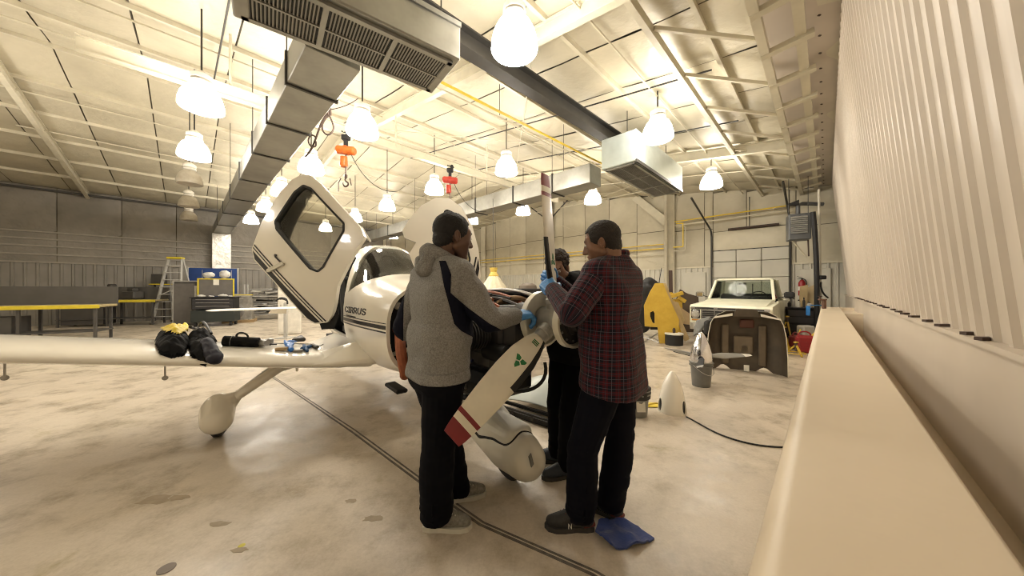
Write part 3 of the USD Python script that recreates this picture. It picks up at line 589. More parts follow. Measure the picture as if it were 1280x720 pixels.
PL.part('flap_line', tube([(WLE(y) - WC(y) * .74, -y, WZ(y) + .058 * WC(y) / 1.2) for y in (.7, 1.6, 2.6, 3.6)], .004, 5), M_CABIN, parent=w_r)
for y in (1.95, 2.75): PL.part('tie_down_ring', cat(cyl((WLE(y) - .25, -y, WZ(y) - .03), (WLE(y) - .25, -y, WZ(y) - .16), .006, n=6), lathe([(.014, -.004), (.02, 0), (.014, .004)], 12, (WLE(y) - .25, -y, WZ(y) - .17), (1, 0, 0))), M_ALU, parent=w_r)
PL.part('fuel_vent', box(.05, .02, .09, (WLE(1.05) - .35, -1.05, WZ(1.05) - .08), .008), M_PW, parent=w_r)
PL.part('wing_fillet', organic([hulls(((-2.04, -.50, .62), .055), ((-2.10, -.95, .64), .02), ((-2.25, -.54, .77), .03), ((-2.3, -.98, .69), .012), ((-3.3, -.55, .74), .03), ((-3.25, -.85, .66), .02), ((-3.2, -.52, .60), .05))], .04, 8), M_PW)
SX = lambda y: -6.55 - .06 * y; st = wing(-1, .05, 1.9, SX, lambda y: .93 + .0 * y, lambda y: .62 - .12 * y, .10, 'stabilizer', 6); wing(1, .05, 1.9, SX, lambda y: .93, lambda y: .62 - .12 * y, .10, 'stabilizer', 6)
PL.part('elevator_horn', hullpts([(-7.05, -.75, .93), (-7.32, -.72, .78), (-7.30, -1.05, .80), (-6.95, -1.0, .93), (-7.0, -.9, .90)]), M_PW2, parent=st)
rings = []
for z, x0, c in ((1.05, -6.2, 1.0), (1.35, -6.55, .72), (1.60, -6.75, .55), (1.66, -6.85, .40)):
    a = airfoil(c, .09); rings.append(np.stack([x0 + a[:, 0], a[:, 1], np.full(len(a), z)], 1))
PL.part('fin', loft(rings), M_PW, smooth=50)
# main gear
for s in (-1, 1):
    leg = organic([hulls(((-2.60, s * 1.12, .60), .05), ((-2.75, s * 1.12, .60), .04), ((-2.60, s * 1.50, .34), .04), ((-2.70, s * 1.50, .34), .03)), hulls(((-2.58, s * 1.0, .63), .07), ((-2.8, s * 1.0, .63), .05), ((-2.62, s * 1.18, .56), .055), ((-2.75, s * 1.18, .56), .045))], .03, 6)
    PL.part('gear_leg', leg, M_PW)
    pt = organic([hulls(((-2.45, s * 1.63, .20), .115), ((-2.60, s * 1.63, .25), .125), ((-2.62, s * 1.62, .27), .12)), hulls(((-2.60, s * 1.63, .24), .125), ((-3.05, s * 1.63, .24), .03)), hulls(((-2.62, s * 1.50, .34), .045), ((-2.6, s * 1.60, .28), .10))], .025, 6)
    p = PL.part('wheel_pant', man(pt).trim_by_plane((0, 0, 1), .055), M_PW, smooth=50)
    PL.part('tyre', lathe([(0, -.06), (.12, -.06), (.16, -.03), (.165, 0), (.16, .03), (.12, .06), (0, .06)], 24, (-2.63, s * 1.63, .166), (0, 1, 0)), M_RUBBER, parent=p)
# nose gear
pt = organic([hulls(((-.26, 0, .20), .135), ((-.45, 0, .22), .155), ((-.30, 0, .24), .13)), hulls(((-.45, 0, .22), .155), ((-.80, 0, .25), .11)), hulls(((-.80, 0, .25), .11), ((-1.18, 0, .25), .03))], .025, 6)
np_ = PL.part('nose_wheel_pant', man(pt).trim_by_plane((0, 0, 1), .05), M_PW2, smooth=50)
PL.part('tyre', lathe([(0, -.055), (.12, -.055), (.15, -.03), (.155, 0), (.15, .03), (.12, .055), (0, .055)], 24, (-.42, 0, .157), (0, 1, 0)), M_RUBBER, parent=np_)
fair = organic([hulls(((-.36, .055, .33), .07), ((-.36, -.055, .33), .07), ((-.62, 0, .30), .135), ((-.80, 0, .33), .11)), hulls(((-.62, .05, .34), .095), ((-.62, -.05, .34), .095), ((-1.30, .0, .70), .08), ((-1.42, 0, .62), .06))], .025, 6)
PL.part('strut_fairing', fair, M_PW2, parent=np_)
def offset(m, d): q = trimesh.Trimesh(m.vertices, m.faces, process=True); q.vertices = q.vertices + q.vertex_normals * d; return man(q)
PL.part('fairing_seam', (offset(fair, .007) - man(fair)) ^ (offset(pt, .004) - man(pt)), M_ENGD, parent=np_, smooth=False)
PL.part('tape_patch', place(box(.045, .07, .006, b=.002), (-.140, -.065, .265), (0.45, -.89, 0), (-.25, -.12, .96)), mat('grey_tape', (.13, .125, .11), .5), parent=np_)
# step and belly blade
PL.part('tow_step', box(.30, .10, .035, (-1.50, -.42, .47), .01), M_ENGD)
PL.part('antenna', box(.16, .02, .09, (-3.3, -.2, .44), .006), M_PW)

# ---------------------------------------------------------------- engine
EN = PL.part('engine', cat(box(.95, .34, .24, (-.78, 0, 1.02), .04), box(.8, .30, .18, (-.82, 0, .84), .05), cyl((-.30, 0, HUBZ), (-.12, 0, HUBZ), .10, .07), box(.25, .30, .30, (-.38, 0, 1.08), .05)), M_ENG, label='dark engine with crankcase and cylinders')
for k_, x in enumerate((-.50, -.76, -1.02)):
    for s in (-1, 1):
        prof = [(0, 0), (.075, 0)]
        for q in range(9): prof += [(.075, .01 + q * .022), (.10, .012 + q * .022), (.10, .020 + q * .022), (.075, .022 + q * .022)]
        prof += [(.095, .23), (.09, .30), (0, .30)]
        PL.part('cylinder', lathe(prof, 18, (x, s * .15, 1.03), (0, s, .0)), M_ENG, parent=EN, smooth=20)
        PL.part('intake_tube', tube(spline([(x + .02, s * .30, 1.13), (x + .0, s * .24, 1.24), (x - .05, s * .10, 1.27), (x - .12, s * .03, 1.22)], 14), .024, 8), M_COPPER if k_ != 1 else M_ALU, parent=EN)
        PL.part('exhaust_pipe', tube(spline([(x, s * .33, .96), (x - .02, s * .36, .80), (x - .15, s * .34, .70), (x - .4, s * .3, .66)], 14), .028, 8), M_COPPER, parent=EN)
for k_ in range(26):
    y = -.34 + .68 * RNG.random(); z = 1.16 + .14 * RNG.random(); x0, x1 = -1.35 + .3 * RNG.random(), -.35 - .25 * RNG.random(); y2 = y + RNG.normal(0, .08)
    PL.part('hose', tube(spline([(x0, y, z), ((x0 + x1) / 2, (y + y2) / 2, z + .05 * RNG.random()), (x1, y2, z + RNG.normal(0, .03))], 10), .006 + .012 * RNG.random(), 6), [M_COPPER, M_ALU, M_ENGD, M_ENG, M_HOSE][k_ % 5 if k_ % 10 else 4], parent=EN)
for k_ in range(16):
    y = -.40 + .2 * RNG.random(); z = .62 + .35 * RNG.random(); x0 = -1.5 + .2 * RNG.random(); x1 = x0 + .5 + .4 * RNG.random()
    PL.part('hose', tube(spline([(x0, y, z), (x0 + .2, y - .04, z - .08), (x1, y + RNG.normal(0, .05), z + RNG.normal(0, .08))], 10), .008 + .014 * RNG.random(), 6), [M_ENGD, M_ENG, mat('dark_blue_hose', (.012, .02, .07), .5), M_ALU][k_ % 4], parent=EN)
PL.part('baffle', hullpts([(-.3, .33, 1.10), (-1.3, .36, 1.14), (-1.3, .37, 1.34), (-.4, .34, 1.25), (-.3, .345, 1.1), (-1.3, .385, 1.34), (-.4, .355, 1.25)]), M_ENGD, parent=EN)
PL.part('baffle', hullpts([(-1.34, -.36, 1.10), (-1.34, .36, 1.10), (-1.36, -.34, 1.31), (-1.36, .34, 1.31), (-1.37, -.34, 1.31), (-1.37, .34, 1.10)]), M_ENGD, parent=EN)
PL.part('baffle', hullpts([(-1.32, .20, 1.33), (-.55, .22, 1.30), (-.55, .36, 1.26), (-1.32, .40, 1.30), (-1.32, .2, 1.345), (-.55, .22, 1.315)]), M_ENGD, parent=EN)
PL.part('oil_sump', box(.6, .3, .18, (-.8, 0, .70), .05), M_ENGD, parent=EN); PL.part('air_box', box(.42, .5, .2, (-.62, 0, .66), .06), M_ENGD, parent=EN)
PL.part('starter', lathe([(0, -.12), (.06, -.12), (.065, .1), (.03, .13), (0, .13)], 18, (-.35, -.16, .92), (1, 0, 0)), M_ENGD, parent=EN)
PL.part('alternator', lathe([(0, -.06), (.07, -.06), (.075, .04), (.04, .08), (0, .08)], 18, (-.38, .2, .95), (1, 0, 0)), M_ALU, parent=EN)
for s in (-1, 1):
    PL.part('engine_mount_tube', tube([(-1.60, s * .40, 1.20), (-1.12, s * .14, .98)], .022, 8), M_PW2, parent=EN); PL.part('engine_mount_tube', tube([(-1.60, s * .40, .75), (-1.12, s * .14, .92)], .02, 8), M_PW2, parent=EN)
    PL.part('mount_bolt', lathe([(0, -.03), (.035, -.03), (.035, .03), (.015, .03), (0, .03)], 14, (-1.56, s * .40, 1.20), (.9, -s * .5, -.4)), M_ALU, parent=EN)
PL.part('heat_duct', tube(spline([(-1.58, -.38, .98), (-1.46, -.40, .93), (-1.38, -.42, .80), (-1.36, -.40, .66), (-1.45, -.36, .58)], 18), .045, 10), M_HOSE, parent=EN)
PL.part('scat_hose', tube(spline([(-.45, -.1, .75), (-.30, -.05, .66), (-.20, .06, .70), (-.18, .10, .85)], 16), .012, 8), M_RUBBER, parent=EN)
# ---------------------------------------------------------------- propeller
HB = PL.part('propeller_hub', cat(lathe([(0, -.10), (.075, -.10), (.085, -.06), (.085, .07), (.06, .10), (0, .11)], 24, (0, 0, HUBZ), (1, 0, 0))), M_HUB)
def disc(x, r, name, m):
    return PL.part(name, cat(lathe([(0, .0), (r * .45, .0), (r * .45, .012), (r - .02, .012), (r - .015, .035), (r, .035), (r, -.006), (r - .003, -.010), (0, -.010)], 40, (x, 0, HUBZ), (1, 0, 0))), m, parent=HB)
disc(-.115, .175, 'spinner_bulkhead', M_PROP); fd = disc(.125, .150, 'front_plate', M_PROP); PL.part('plate_face', lathe([(.05, .0122), (.128, .0122), (.128, .014), (.05, .014)], 36, (.125, 0, HUBZ), (1, 0, 0)), mat('plate_dark', (.06, .057, .052), .5), parent=HB)
for k_ in range(12):
    a = k_ * math.pi / 6; PL.part('plate_bolt', cyl((.134, .11 * math.cos(a), HUBZ + .11 * math.sin(a)), (.146, .11 * math.cos(a), HUBZ + .11 * math.sin(a)), .008, n=6), M_ALU, parent=HB)
PL.part('front_boss', lathe([(0, .0), (.075, .0), (.075, .03), (.055, .034), (.05, .06), (0, .065)], 24, (.135, 0, HUBZ), (1, 0, 0)), M_ENG, parent=HB)
PITCH = lambda r: math.radians(31 - 12 * (r - .1) / .8)
def blade(alpha):
    a = math.radians(alpha); R = np.array([0, -math.sin(a), math.cos(a)]); T_ = np.array([0, -math.cos(a), -math.sin(a)]); Fw = np.array([1.0, 0, 0]); H = np.array([0, 0, HUBZ])
    def chord(r): return float(np.interp(r, [.10, .15, .22, .32, .45, .60, .75, .84, .872], [.07, .075, .13, .172, .182, .170, .145, .122, .105]))
    def thick(r): return float(np.interp(r, [.10, .16, .30, .6, .88], [.065, .055, .032, .018, .008]))
    def ring(r, grow=0.0, c0=-1, c1=1, n=9):
        b = PITCH(r); cd = math.cos(b) * T_ + math.sin(b) * Fw; nn = -math.sin(b) * T_ + math.cos(b) * Fw; c, t = chord(r), thick(r)
        s = np.linspace(c0, c1, n); prof = np.sqrt(np.clip(1 - (s * .97) ** 2, 0, 1)) ** (1.0 if r < .17 else .8)
        up = [H + R * r + cd * (x * c / 2 + (0.012 if grow and x > .6 else 0) * 0) + nn * (p * t / 2 + grow) for x, p in zip(s, prof)]; lo = [H + R * r + cd * x * c / 2 - nn * (p * t / 2 + grow) for x, p in zip(s, prof)]
        return np.array(up + lo[::-1])
    def seg(r0, r1, k, **kw): return loft([ring(r, **kw) for r in np.linspace(r0, r1, k)])
    b = PL.part('propeller_blade', seg(.14, .742, 22), M_PROP, smooth=40)
    PL.part('blade_root', cat(lathe([(0, .06), (.042, .06), (.046, .08), (.046, .10), (.05, .105), (.05, .13), (.044, .135), (.042, .17), (0, .17)], 20, H, R)), M_HUB, parent=b)
    PL.part('tip_stripe', seg(.742, .765, 3, grow=.0006), M_MAROON, parent=b, smooth=40); PL.part('blade_tip_band', seg(.765, .800, 3), M_PROP, parent=b, smooth=40); PL.part('blade_tip', seg(.800, .872, 5), M_MAROON, parent=b, smooth=40)
    PL.part('deicing_boot', seg(.17, .50, 16, grow=.0018, c0=.62, c1=1.03, n=6), M_RUBBER, parent=b, smooth=40)
    r = .36; bb = PITCH(r); cd = math.cos(bb) * T_ + math.sin(bb) * Fw; nn = -math.sin(bb) * T_ + math.cos(bb) * Fw
    lob = Polygon([(0, .003), (.017, .013), (.007, .044), (-.006, .036), (-.015, .016)]); em = [affinity.rotate(lob, q * 120 + 8, origin=(0, 0)) for q in range(3)]
    from shapely import union_all
    m = prism(union_all(em), .002); PL.part('emblem', place(m, H + R * r + nn * (thick(r) / 2 + .0015), cd, R, np.cross(cd, R)), M_GREEN, parent=b, smooth=False)
    for k_ in range(3):
        r = .205 + .010 * k_; bb = PITCH(r); cd = math.cos(bb) * T_ + math.sin(bb) * Fw; nn = -math.sin(bb) * T_ + math.cos(bb) * Fw
        PL.part('decal', beam(H + R * r + nn * (thick(r) / 2) - cd * .02, H + R * r + nn * (thick(r) / 2) + cd * .02, .006, .002, up=nn), M_GREEN, parent=b)
for a in (5.5, 125.7, 245.5): blade(a)

# ---------------------------------------------------------------- doors (outlines measured in the picture, laid in each door's own plane)
def door(outline, window, p0, nrm, thick, bulge, stripes=(), label=None, stripe_dir=None):
    nrm = np.asarray(nrm, float); nrm /= np.linalg.norm(nrm); up = Z - nrm * (Z @ nrm); up /= np.linalg.norm(up); rt = np.cross(up, nrm)
    O = np.array([0, 0, CAMH])
    def to2(px, py):
        r = np.array([(px - CX) / FPX, 1, (CY - py) / FPX]); k = ((p0 - O) @ nrm) / (r @ nrm); q = O + r * k - p0; return (q @ rt, q @ up)
    P = rpoly([to2(*q) for q in outline], .03); W = rpoly([to2(*q) for q in window], .035) if window else None
    c = np.array(P.centroid.coords[0]); R_ = max(np.hypot(*(np.array(x) - c)) for x in P.exterior.coords)
    def lay(poly, z0, z1, edge=.05):
        m = tri(man(prism(poly, z1 - z0)).refine_to_length(edge)); v = m.vertices; h = bulge * (1 - (((v[:, :2] - c) ** 2).sum(1)) / R_ ** 2)
        m.vertices = p0 + v[:, :1] * rt + v[:, 1:2] * up + ((v[:, 2] + z0 + h)[:, None]) * nrm; return m
    body = P.difference(W) if W is not None else P
    dpart = PL.part('door', lay(body, -thick, 0), M_PW, smooth=40, world=True, label=label)
    if W is not None:
        PL.part('window_seal', lay(W.buffer(.004).difference(W.buffer(-.016)), -thick - .004, .006, .1), M_RUBBER, parent=dpart, smooth=40, world=True)
        PL.part('window_pane', lay(W.buffer(-.014), -.03, -.024), M_GLASSD, parent=dpart, smooth=40, world=True)
    for a0, a1 in stripes:                                                 # bands between two lines given by pixel pairs
        q = Polygon([to2(*a0[0]), to2(*a0[1]), to2(*a1[1]), to2(*a1[0])]).intersection(P.buffer(-.012))
        if not q.is_empty: PL.part('stripe', lay(q, .0005, .003), M_STRIPE, parent=dpart, smooth=40, world=True)
    return dpart, to2, lay
dp1, to2, lay = door([(377, 219), (388, 219), (403, 231), (452, 285), (457, 297), (444, 318), (424, 357), (420, 378), (415, 395), (409, 403), (394, 405), (384, 399), (345, 352), (320, 325), (317, 312), (330, 278), (352, 240), (366, 225)],
     [(381, 232), (391, 236), (433, 280), (433, 290), (408, 335), (401, 341), (391, 337), (349, 288), (347, 278), (370, 241)], at(440, 330, 3.30), (-.10, -1, .08), .05, .05,
     [(((308, 292), (408, 401)), ((308, 294.2), (408, 403.2))), (((308, 297), (406, 404)), ((308, 298.6), (406, 405.6))), (((308, 302), (404, 407)), ((308, 310.5), (396, 410))), (((308, 313), (394, 411)), ((308, 314.5), (394, 412.5)))], label='raised near door with black stripes')
a, b = np.array(to2(341, 339)), np.array(to2(358, 331)); PL.part('door_handle', lay(LineString([a, b]).buffer(.018), .004, .03), M_PW2, parent=dp1, world=True)
a, b = np.array(to2(349, 322)), np.array(to2(358, 331)); PL.part('door_handle', lay(LineString([a, b]).buffer(.006), .004, .015), M_ENG, parent=dp1, world=True); PL.part('door_lock', lay(Point(to2(349, 320)).buffer(.012), .002, .012), M_ENG, parent=dp1, world=True)
h0, h1 = at(452, 284, 3.35), at(463, 302, 3.5); PL.part('gas_strut', tube([h0, h1], .012, 8), M_PW, parent=dp1, world=True)
door([(545, 247), (562, 248), (577, 260), (590, 283), (598, 312), (601, 345), (597, 366), (575, 378), (545, 372), (522, 345), (512, 318), (521, 304), (506, 298), (503, 289), (511, 276), (527, 257)],
     [(556, 262), (566, 266), (580, 290), (588, 325), (583, 350), (565, 352), (556, 320), (552, 290)], at(560, 310, 3.75), (.15, -1, .1), .05, .06,
     [(((594, 322), (588, 352)), ((596, 322), (590, 352))), (((598, 322), (591, 356)), ((602, 322), (595, 356)))], label='raised far door')
# hinge arm with the black door sill below the near door
PL.part('door_sill', hullpts([at(402, 381, 3.36), at(421, 379, 3.36), at(424, 394, 3.3), at(418, 411, 3.3), at(402, 412, 3.3), at(397, 397, 3.32), at(408, 380, 3.55), at(424, 392, 3.55), at(408, 411, 3.55)]), M_ENGD, world=True)
# ================================================================ pick-up truck in front of the garage door
M_TRUCK = mat('truck_cream_paint', (.84, .83, .66), .35, scale=2, coat=.3); M_CHROME = mat('chrome', (.60, .60, .62), .15, metal=1.0); M_GLASS = pane_mat('clear_glass', (.84, .87, .84), ior=1.12); M_HL = mat('headlight_glass', (.55, .53, .48), .12, metal=.4, scale=30)
TK = Thing('pickup_truck', 'cream pickup truck with chrome grille parked nose-out before the garage door', 'truck', (4.86, 7.2, 0), 225.5)
def mirror_y(m): n = m.copy(); n.apply_scale([1, -1, 1]); n.invert(); return n
fend = prism(Polygon([(0, .42), (0, .90), (-.05, .95), (-1.35, 1.0), (-1.35, .38), (-1.12, .38), (-1.05, .58), (-.90, .68), (-.68, .68), (-.52, .58), (-.46, .40)]), .16)
fend = place(fend, (0, .78, 0), (1, 0, 0), (0, 0, 1)); TK.part('fender', fend, M_TRUCK); TK.part('fender', mirror_y(fend), M_TRUCK)
TK.part('hood', hullpts([(-.02, y, .90) for y in (-.70, .70)] + [(-.05, y, .955) for y in (-.66, .66)] + [(-.10, 0, .99)] + [(-1.36, y, 1.07) for y in (-.66, .66)] + [(-1.36, y, .95) for y in (-.76, .76)] + [(-.6, 0, 1.05)]), M_TRUCK)
TK.part('grille_surround', box(.06, 1.54, .30, (0, 0, .74), .015), M_TRUCK); TK.part('bonnet_lip', box(.05, 1.50, .055, (.025, 0, .875), .01), M_CHROME)
for y in (-.46, 0, .46): TK.part('lip_slot', box(.02, .38, .026, (.045, y, .876)), M_BLK)
TK.part('grille_frame', box(.03, 1.06, .22, (.03, 0, .735), .008), M_CHROME); TK.part('grille_opening', box(.02, 1.0, .17, (.04, 0, .735)), M_BLK)
for z in (.69, .735, .78): TK.part('grille_bar', box(.02, 1.0, .010, (.05, 0, z)), M_CHROME)
for y in (-.25, .25): TK.part('grille_bar', box(.02, .012, .17, (.05, y, .735)), M_CHROME)
for s in (-1, 1):
    TK.part('headlight_bezel', box(.03, .20, .22, (.025, s * .645, .735), .02), M_ENG); h = TK.part('headlight', lathe([(0, 0), (.085, 0), (.085, .02), (.06, .04), (0, .048)], 24, (.035, s * .645, .735), (1, 0, 0)), M_HL)
    TK.part('headlight_ring', lathe([(.082, 0), (.096, 0), (.096, .03), (.082, .034)], 24, (.035, s * .645, .735), (1, 0, 0)), M_CHROME, parent=h)
    TK.part('indicator', box(.02, .22, .05, (.02, s * .62, .60), .008), mat('indicator_amber', (.55, .25, .05), .3))
TK.part('front_valance', box(.06, 1.5, .16, (-.02, 0, .55), .01), M_TRUCK); TK.part('bumper', hullpts([(.05, y, z) for y in (-.76, .76) for z in (.37, .53)] + [(.15, y, z) for y in (-.66, .66) for z in (.39, .51)] + [(-.2, y, z) for y in (-.8, .8) for z in (.39, .51)]), mat('bumper_silver', (.55, .55, .52), .3, metal=.5))
cab = [(-1.36, .68, 1.05), (-1.78, .60, 1.56), (-2.55, .60, 1.56), (-2.75, .68, 1.05)]
for s in (-1, 1):
    g = [np.array([x, s * y, z]) for x, y, z in cab]
    TK.part('pillar', beam(g[0], g[1], .06, .06, .01), M_TRUCK); TK.part('pillar', beam(g[2], g[3], .12, .06, .01), M_TRUCK)
    TK.part('side_window', hullpts([g[0] + [-.08, 0, .02], g[1] + [-.03, 0, -.02], g[2] + [.06, 0, -.02], g[3] + [.06, 0, .02]] + [q + np.array([0, -s * .006, 0]) for q in (g[0] + [-.08, 0, .02], g[1] + [-.03, 0, -.02], g[2] + [.06, 0, -.02], g[3] + [.06, 0, .02])]), M_GLASS)
    TK.part('door', box(1.36, .07, .66, (-2.05, s * .745, .70), .02), M_TRUCK); TK.part('bed_side', box(1.85, .08, .58, (-3.72, s * .74, .72), .02), M_TRUCK)
    mr = TK.part('wing_mirror', box(.10, .20, .15, (-1.55, s * .95, 1.18), .03), M_BLK if s > 0 else M_CHROME); TK.part('mirror_arm', beam((-1.55, s * .74, 1.10), (-1.55, s * .93, 1.16), .02, .02), M_BLK, parent=mr)
    for x in (-.80, -3.7):
        w_ = TK.part('wheel', lathe([(0, -.09), (.30, -.09), (.345, -.05), (.345, .05), (.30, .09), (0, .09)], 28, (x, s * .68, .345), (0, 1, 0)), M_RUBBER); TK.part('hub_cap', lathe([(0, 0), (.16, 0), (.13, .03), (0, .05)], 20, (x, s * .76, .345), (0, s, 0)), M_CHROME, parent=w_)
TK.part('roof', hullpts([(-1.72, y, 1.56) for y in (-.62, .62)] + [(-2.6, y, 1.56) for y in (-.62, .62)] + [(-1.85, y, 1.62) for y in (-.54, .54)] + [(-2.5, y, 1.63) for y in (-.54, .54)]), M_TRUCK)
TK.part('windscreen', hullpts([(-1.38, y, 1.06) for y in (-.65, .65)] + [(-1.76, y, 1.55) for y in (-.58, .58)] + [(-1.39, y, 1.06) for y in (-.65, .65)] + [(-1.77, y, 1.55) for y in (-.58, .58)]), M_GLASS)
TK.part('rear_window', hullpts([(-2.70, y, 1.12) for y in (-.6, .6)] + [(-2.58, y, 1.52) for y in (-.55, .55)] + [(-2.71, y, 1.12) for y in (-.6, .6)]), M_GLASS); TK.part('cab_back', box(.06, 1.5, .7, (-2.74, 0, .75), .01), M_TRUCK)
TK.part('bench_seat', cat(box(.5, 1.3, .2, (-2.3, 0, .78), .06), box(.14, 1.3, .42, (-2.56, 0, .98), .05)), M_CABIN); TK.part('dashboard', box(.3, 1.3, .14, (-1.5, 0, 1.0), .04), M_CABIN)
TK.part('steering_wheel', tube([(-1.72 - .04 * math.sin(a), .34 + .18 * math.cos(a), 1.10 + .16 * math.sin(a)) for a in np.linspace(0, 2 * math.pi, 20)], .012, 6), M_BLK)
TK.part('gun_rack', cat(*[box(.02, .02, .34, (-2.62, y, 1.30)) for y in (-.28, .10)]), M_BLK); TK.part('wiper', tube([(-1.36, -.3, 1.09), (-1.40, .1, 1.11)], .008, 5), M_BLK); TK.part('rear_view_mirror', box(.03, .16, .05, (-1.74, 0, 1.46), .01), M_BLK)
TK.part('chassis', box(4.2, 1.1, .2, (-2.4, 0, .42), .02), M_BLK); TK.part('bed_floor', box(1.85, 1.4, .06, (-3.72, 0, .66)), M_BLK); TK.part('tailgate', box(.06, 1.5, .5, (-4.62, 0, .75), .01), M_TRUCK)

# ================================================================ engine cowling half standing on end
cp = gnd(933, 468); cp[2] = 0; ang = math.degrees(math.atan2(-cp[0], cp[1])) * .75
CW = Thing('engine_cowling', 'brown-lined engine cowling shell standing on end in front of the truck', 'cowling', tuple(cp), ang)
M_LINE = mat('cowling_lining_brown', (.085, .065, .042), .55, scale=5, color2=(.05, .038, .026), bump=.2, bscale=30); M_LINEL = mat('lining_patch', (.13, .10, .065), .55, scale=8)
def shell(grow, th0=-84, th1=84, nz=16, nt=30):
    P = []
    for k_ in range(nz):
        row = []
        for t_ in np.linspace(th0, th1, nt):
            a = math.radians(t_); z0 = .075 * max(0, math.cos((abs(math.sin(a)) - .46) / .2 * math.pi / 2)) if abs(abs(math.sin(a)) - .46) < .2 else 0
            f = k_ / (nz - 1); z = z0 + (1 - z0) * f
            hw = np.interp(z, [0, .35, .6, .8, .9, .96, 1], [.52, .515, .50, .465, .42, .35, .27]) + grow; dp_ = np.interp(z, [0, .5, .8, .93, 1], [.30, .34, .30, .20, .06]) + grow
            row.append((hw * np.sign(math.sin(a)) * abs(math.sin(a)) ** .8, dp_ * abs(math.cos(a)) ** .7, z * .98))
        P.append(row)
    return np.array(P)
o_, i_ = shell(.012), shell(0.0)
def grid(P, flip=False):
    k, n = P.shape[:2]; f = []
    for i in range(k - 1):
        for q in range(n - 1): a = i * n + q; f += [(a, a + 1, a + n + 1), (a, a + n + 1, a + n)]
    m = trimesh.Trimesh(P.reshape(-1, 3), f, process=False)
    if flip: m.invert()
    return m
CW.part('lining', grid(i_), M_LINE, smooth=True); CW.part('outer_shell', grid(o_, True), M_PW, smooth=True)
ed = []
for P, Q in ((i_[0], o_[0]), (i_[-1], o_[-1]), (i_[:, 0], o_[:, 0]), (i_[:, -1], o_[:, -1])): ed.append(grid(np.stack([P, Q])))
CW.part('rim', cat(*ed), M_PW2, smooth=False)
CW.part('top_plate', hullpts([(-.17, .0, .90), (.17, .0, .90), (-.13, -.01, 1.02), (.13, -.01, 1.02), (-.17, .03, .90), (.17, .03, .90), (-.13, .03, 1.02), (.13, .03, 1.02)]), M_LINE)
for s in (-1, 1): CW.part('white_edge', hullpts([(s * .18, -.005, .95), (s * .42, .0, .885), (s * .43, .0, .86), (s * .18, -.005, .91), (s * .18, .03, .95), (s * .42, .03, .885)]), M_PW)
for x0, x1, z0, z1, m in ((-.05, .14, .70, .84, mat('lining_red_brown', (.10, .035, .022), .6)), (-.13, .13, .28, .56, M_LINEL), (-.06, .07, .30, .42, mat('plate_tan', (.22, .17, .11), .5)), (-.30, -.20, .1, .75, M_LINEL), (.20, .30, .1, .75, M_LINEL)):
    CW.part('stiffener', box(x1 - x0, .05, z1 - z0, ((x0 + x1) / 2, .26, (z0 + z1) / 2), .015), m)
CW.part('tag', box(.07, .006, .10, (.03, .18, .06)), mat('paper_white', (.75, .73, .66), .6))

# ================================================================ buckets, spinners
M_PAIL = mat('grey_plastic_pail', (.14, .14, .13), .4, scale=8); M_SPIN = mat('polished_aluminium', (.72, .72, .76), .14, metal=1.0, scale=9, bump=.25, bscale=7, bdist=.03)
def bucket(t, r, h, m):
    t.part('pail', lathe([(0, .0), (r * .82, 0), (r * .84, .012), (r, h), (r - .006, h), (r * .80, .02), (0, .018)], 28), m, smooth=40)
    t.part('rim', lathe([(r - .003, h - .05), (r + .014, h - .05), (r + .014, h - .035), (r + .004, h - .03), (r + .004, h - .018), (r + .016, h - .01), (r + .016, h), (r - .006, h)], 28), m, smooth=30)
    t.part('handle', tube([((r + .014) * math.cos(a), (r + .014) * math.sin(a), h - .03 - .14 * math.sin(a) * .9) for a in np.linspace(0, math.pi, 18)], .004, 5), M_ALU)
b0 = gnd(876.5, 482); b0[2] = 0; t = Thing('bucket', 'grey bucket on the floor carrying the polished spinner with propeller', 'bucket', tuple(b0), 200); bucket(t, .135, .33, M_PAIL)
t = Thing('propeller_assembly', 'polished metal spinner with grey propeller blades resting upright on the grey bucket', 'propeller', (b0[0], b0[1], .33))
t.part('spinner', lathe([(0, .012), (.135, .012), (.138, .05), (.130, .13), (.108, .22), (.078, .30), (.045, .37), (.02, .405), (0, .415)], 36), M_SPIN, smooth=60)
t.part('backplate', lathe([(0, 0), (.14, 0), (.14, .012), (0, .012)], 30), M_ALU)
M_BLADEG = mat('blade_grey', (.26, .26, .245), .4, scale=4)
def sblade(d, L, m, w=.055):
    d = np.array(d, float); d /= np.linalg.norm(d); s = np.cross(Z, d); s /= np.linalg.norm(s); rings = []
    for r_ in np.linspace(.10, L, 12):
        f = (r_ - .1) / (L - .1); hw = np.interp(f, [0, .15, .35, .8, 1], [.02, .035, w, w * .8, w * .45]); th = np.interp(f, [0, .3, 1], [.02, .01, .004]); tw = math.radians(50 - 35 * f)
        a = np.linspace(0, 2 * math.pi, 11)[:-1]; c = s * math.cos(tw) + Z * math.sin(tw); n_ = -s * math.sin(tw) + Z * math.cos(tw)
        rings.append(np.array([d * r_ + Z * .075 + c * hw * math.cos(q) + n_ * th * math.sin(q) for q in a]))
    return rings
for d, L, m in (((1, .12, 0), .76, M_BLADEG), ((-.50, -.80, -.05), .60, M_ENGD), ((-.35, .9, 0), .70, M_BLADEG)):
    rg = sblade(d, L, m); b = t.part('blade', loft(rg), m, smooth=50); t.part('cuff', cyl(rg[0].mean(0) * [1, 1, 1] - np.array(d) * .0, rg[0].mean(0) + np.array(d) * .05, .035, .03), M_ENGD, parent=b)
    t.part('tip', loft([r + (r - r.mean(0)) * .06 for r in rg[-3:]]), mat('paper_white', (.75, .73, .66), .6) if m is M_BLADEG else M_BLADEG, parent=b)
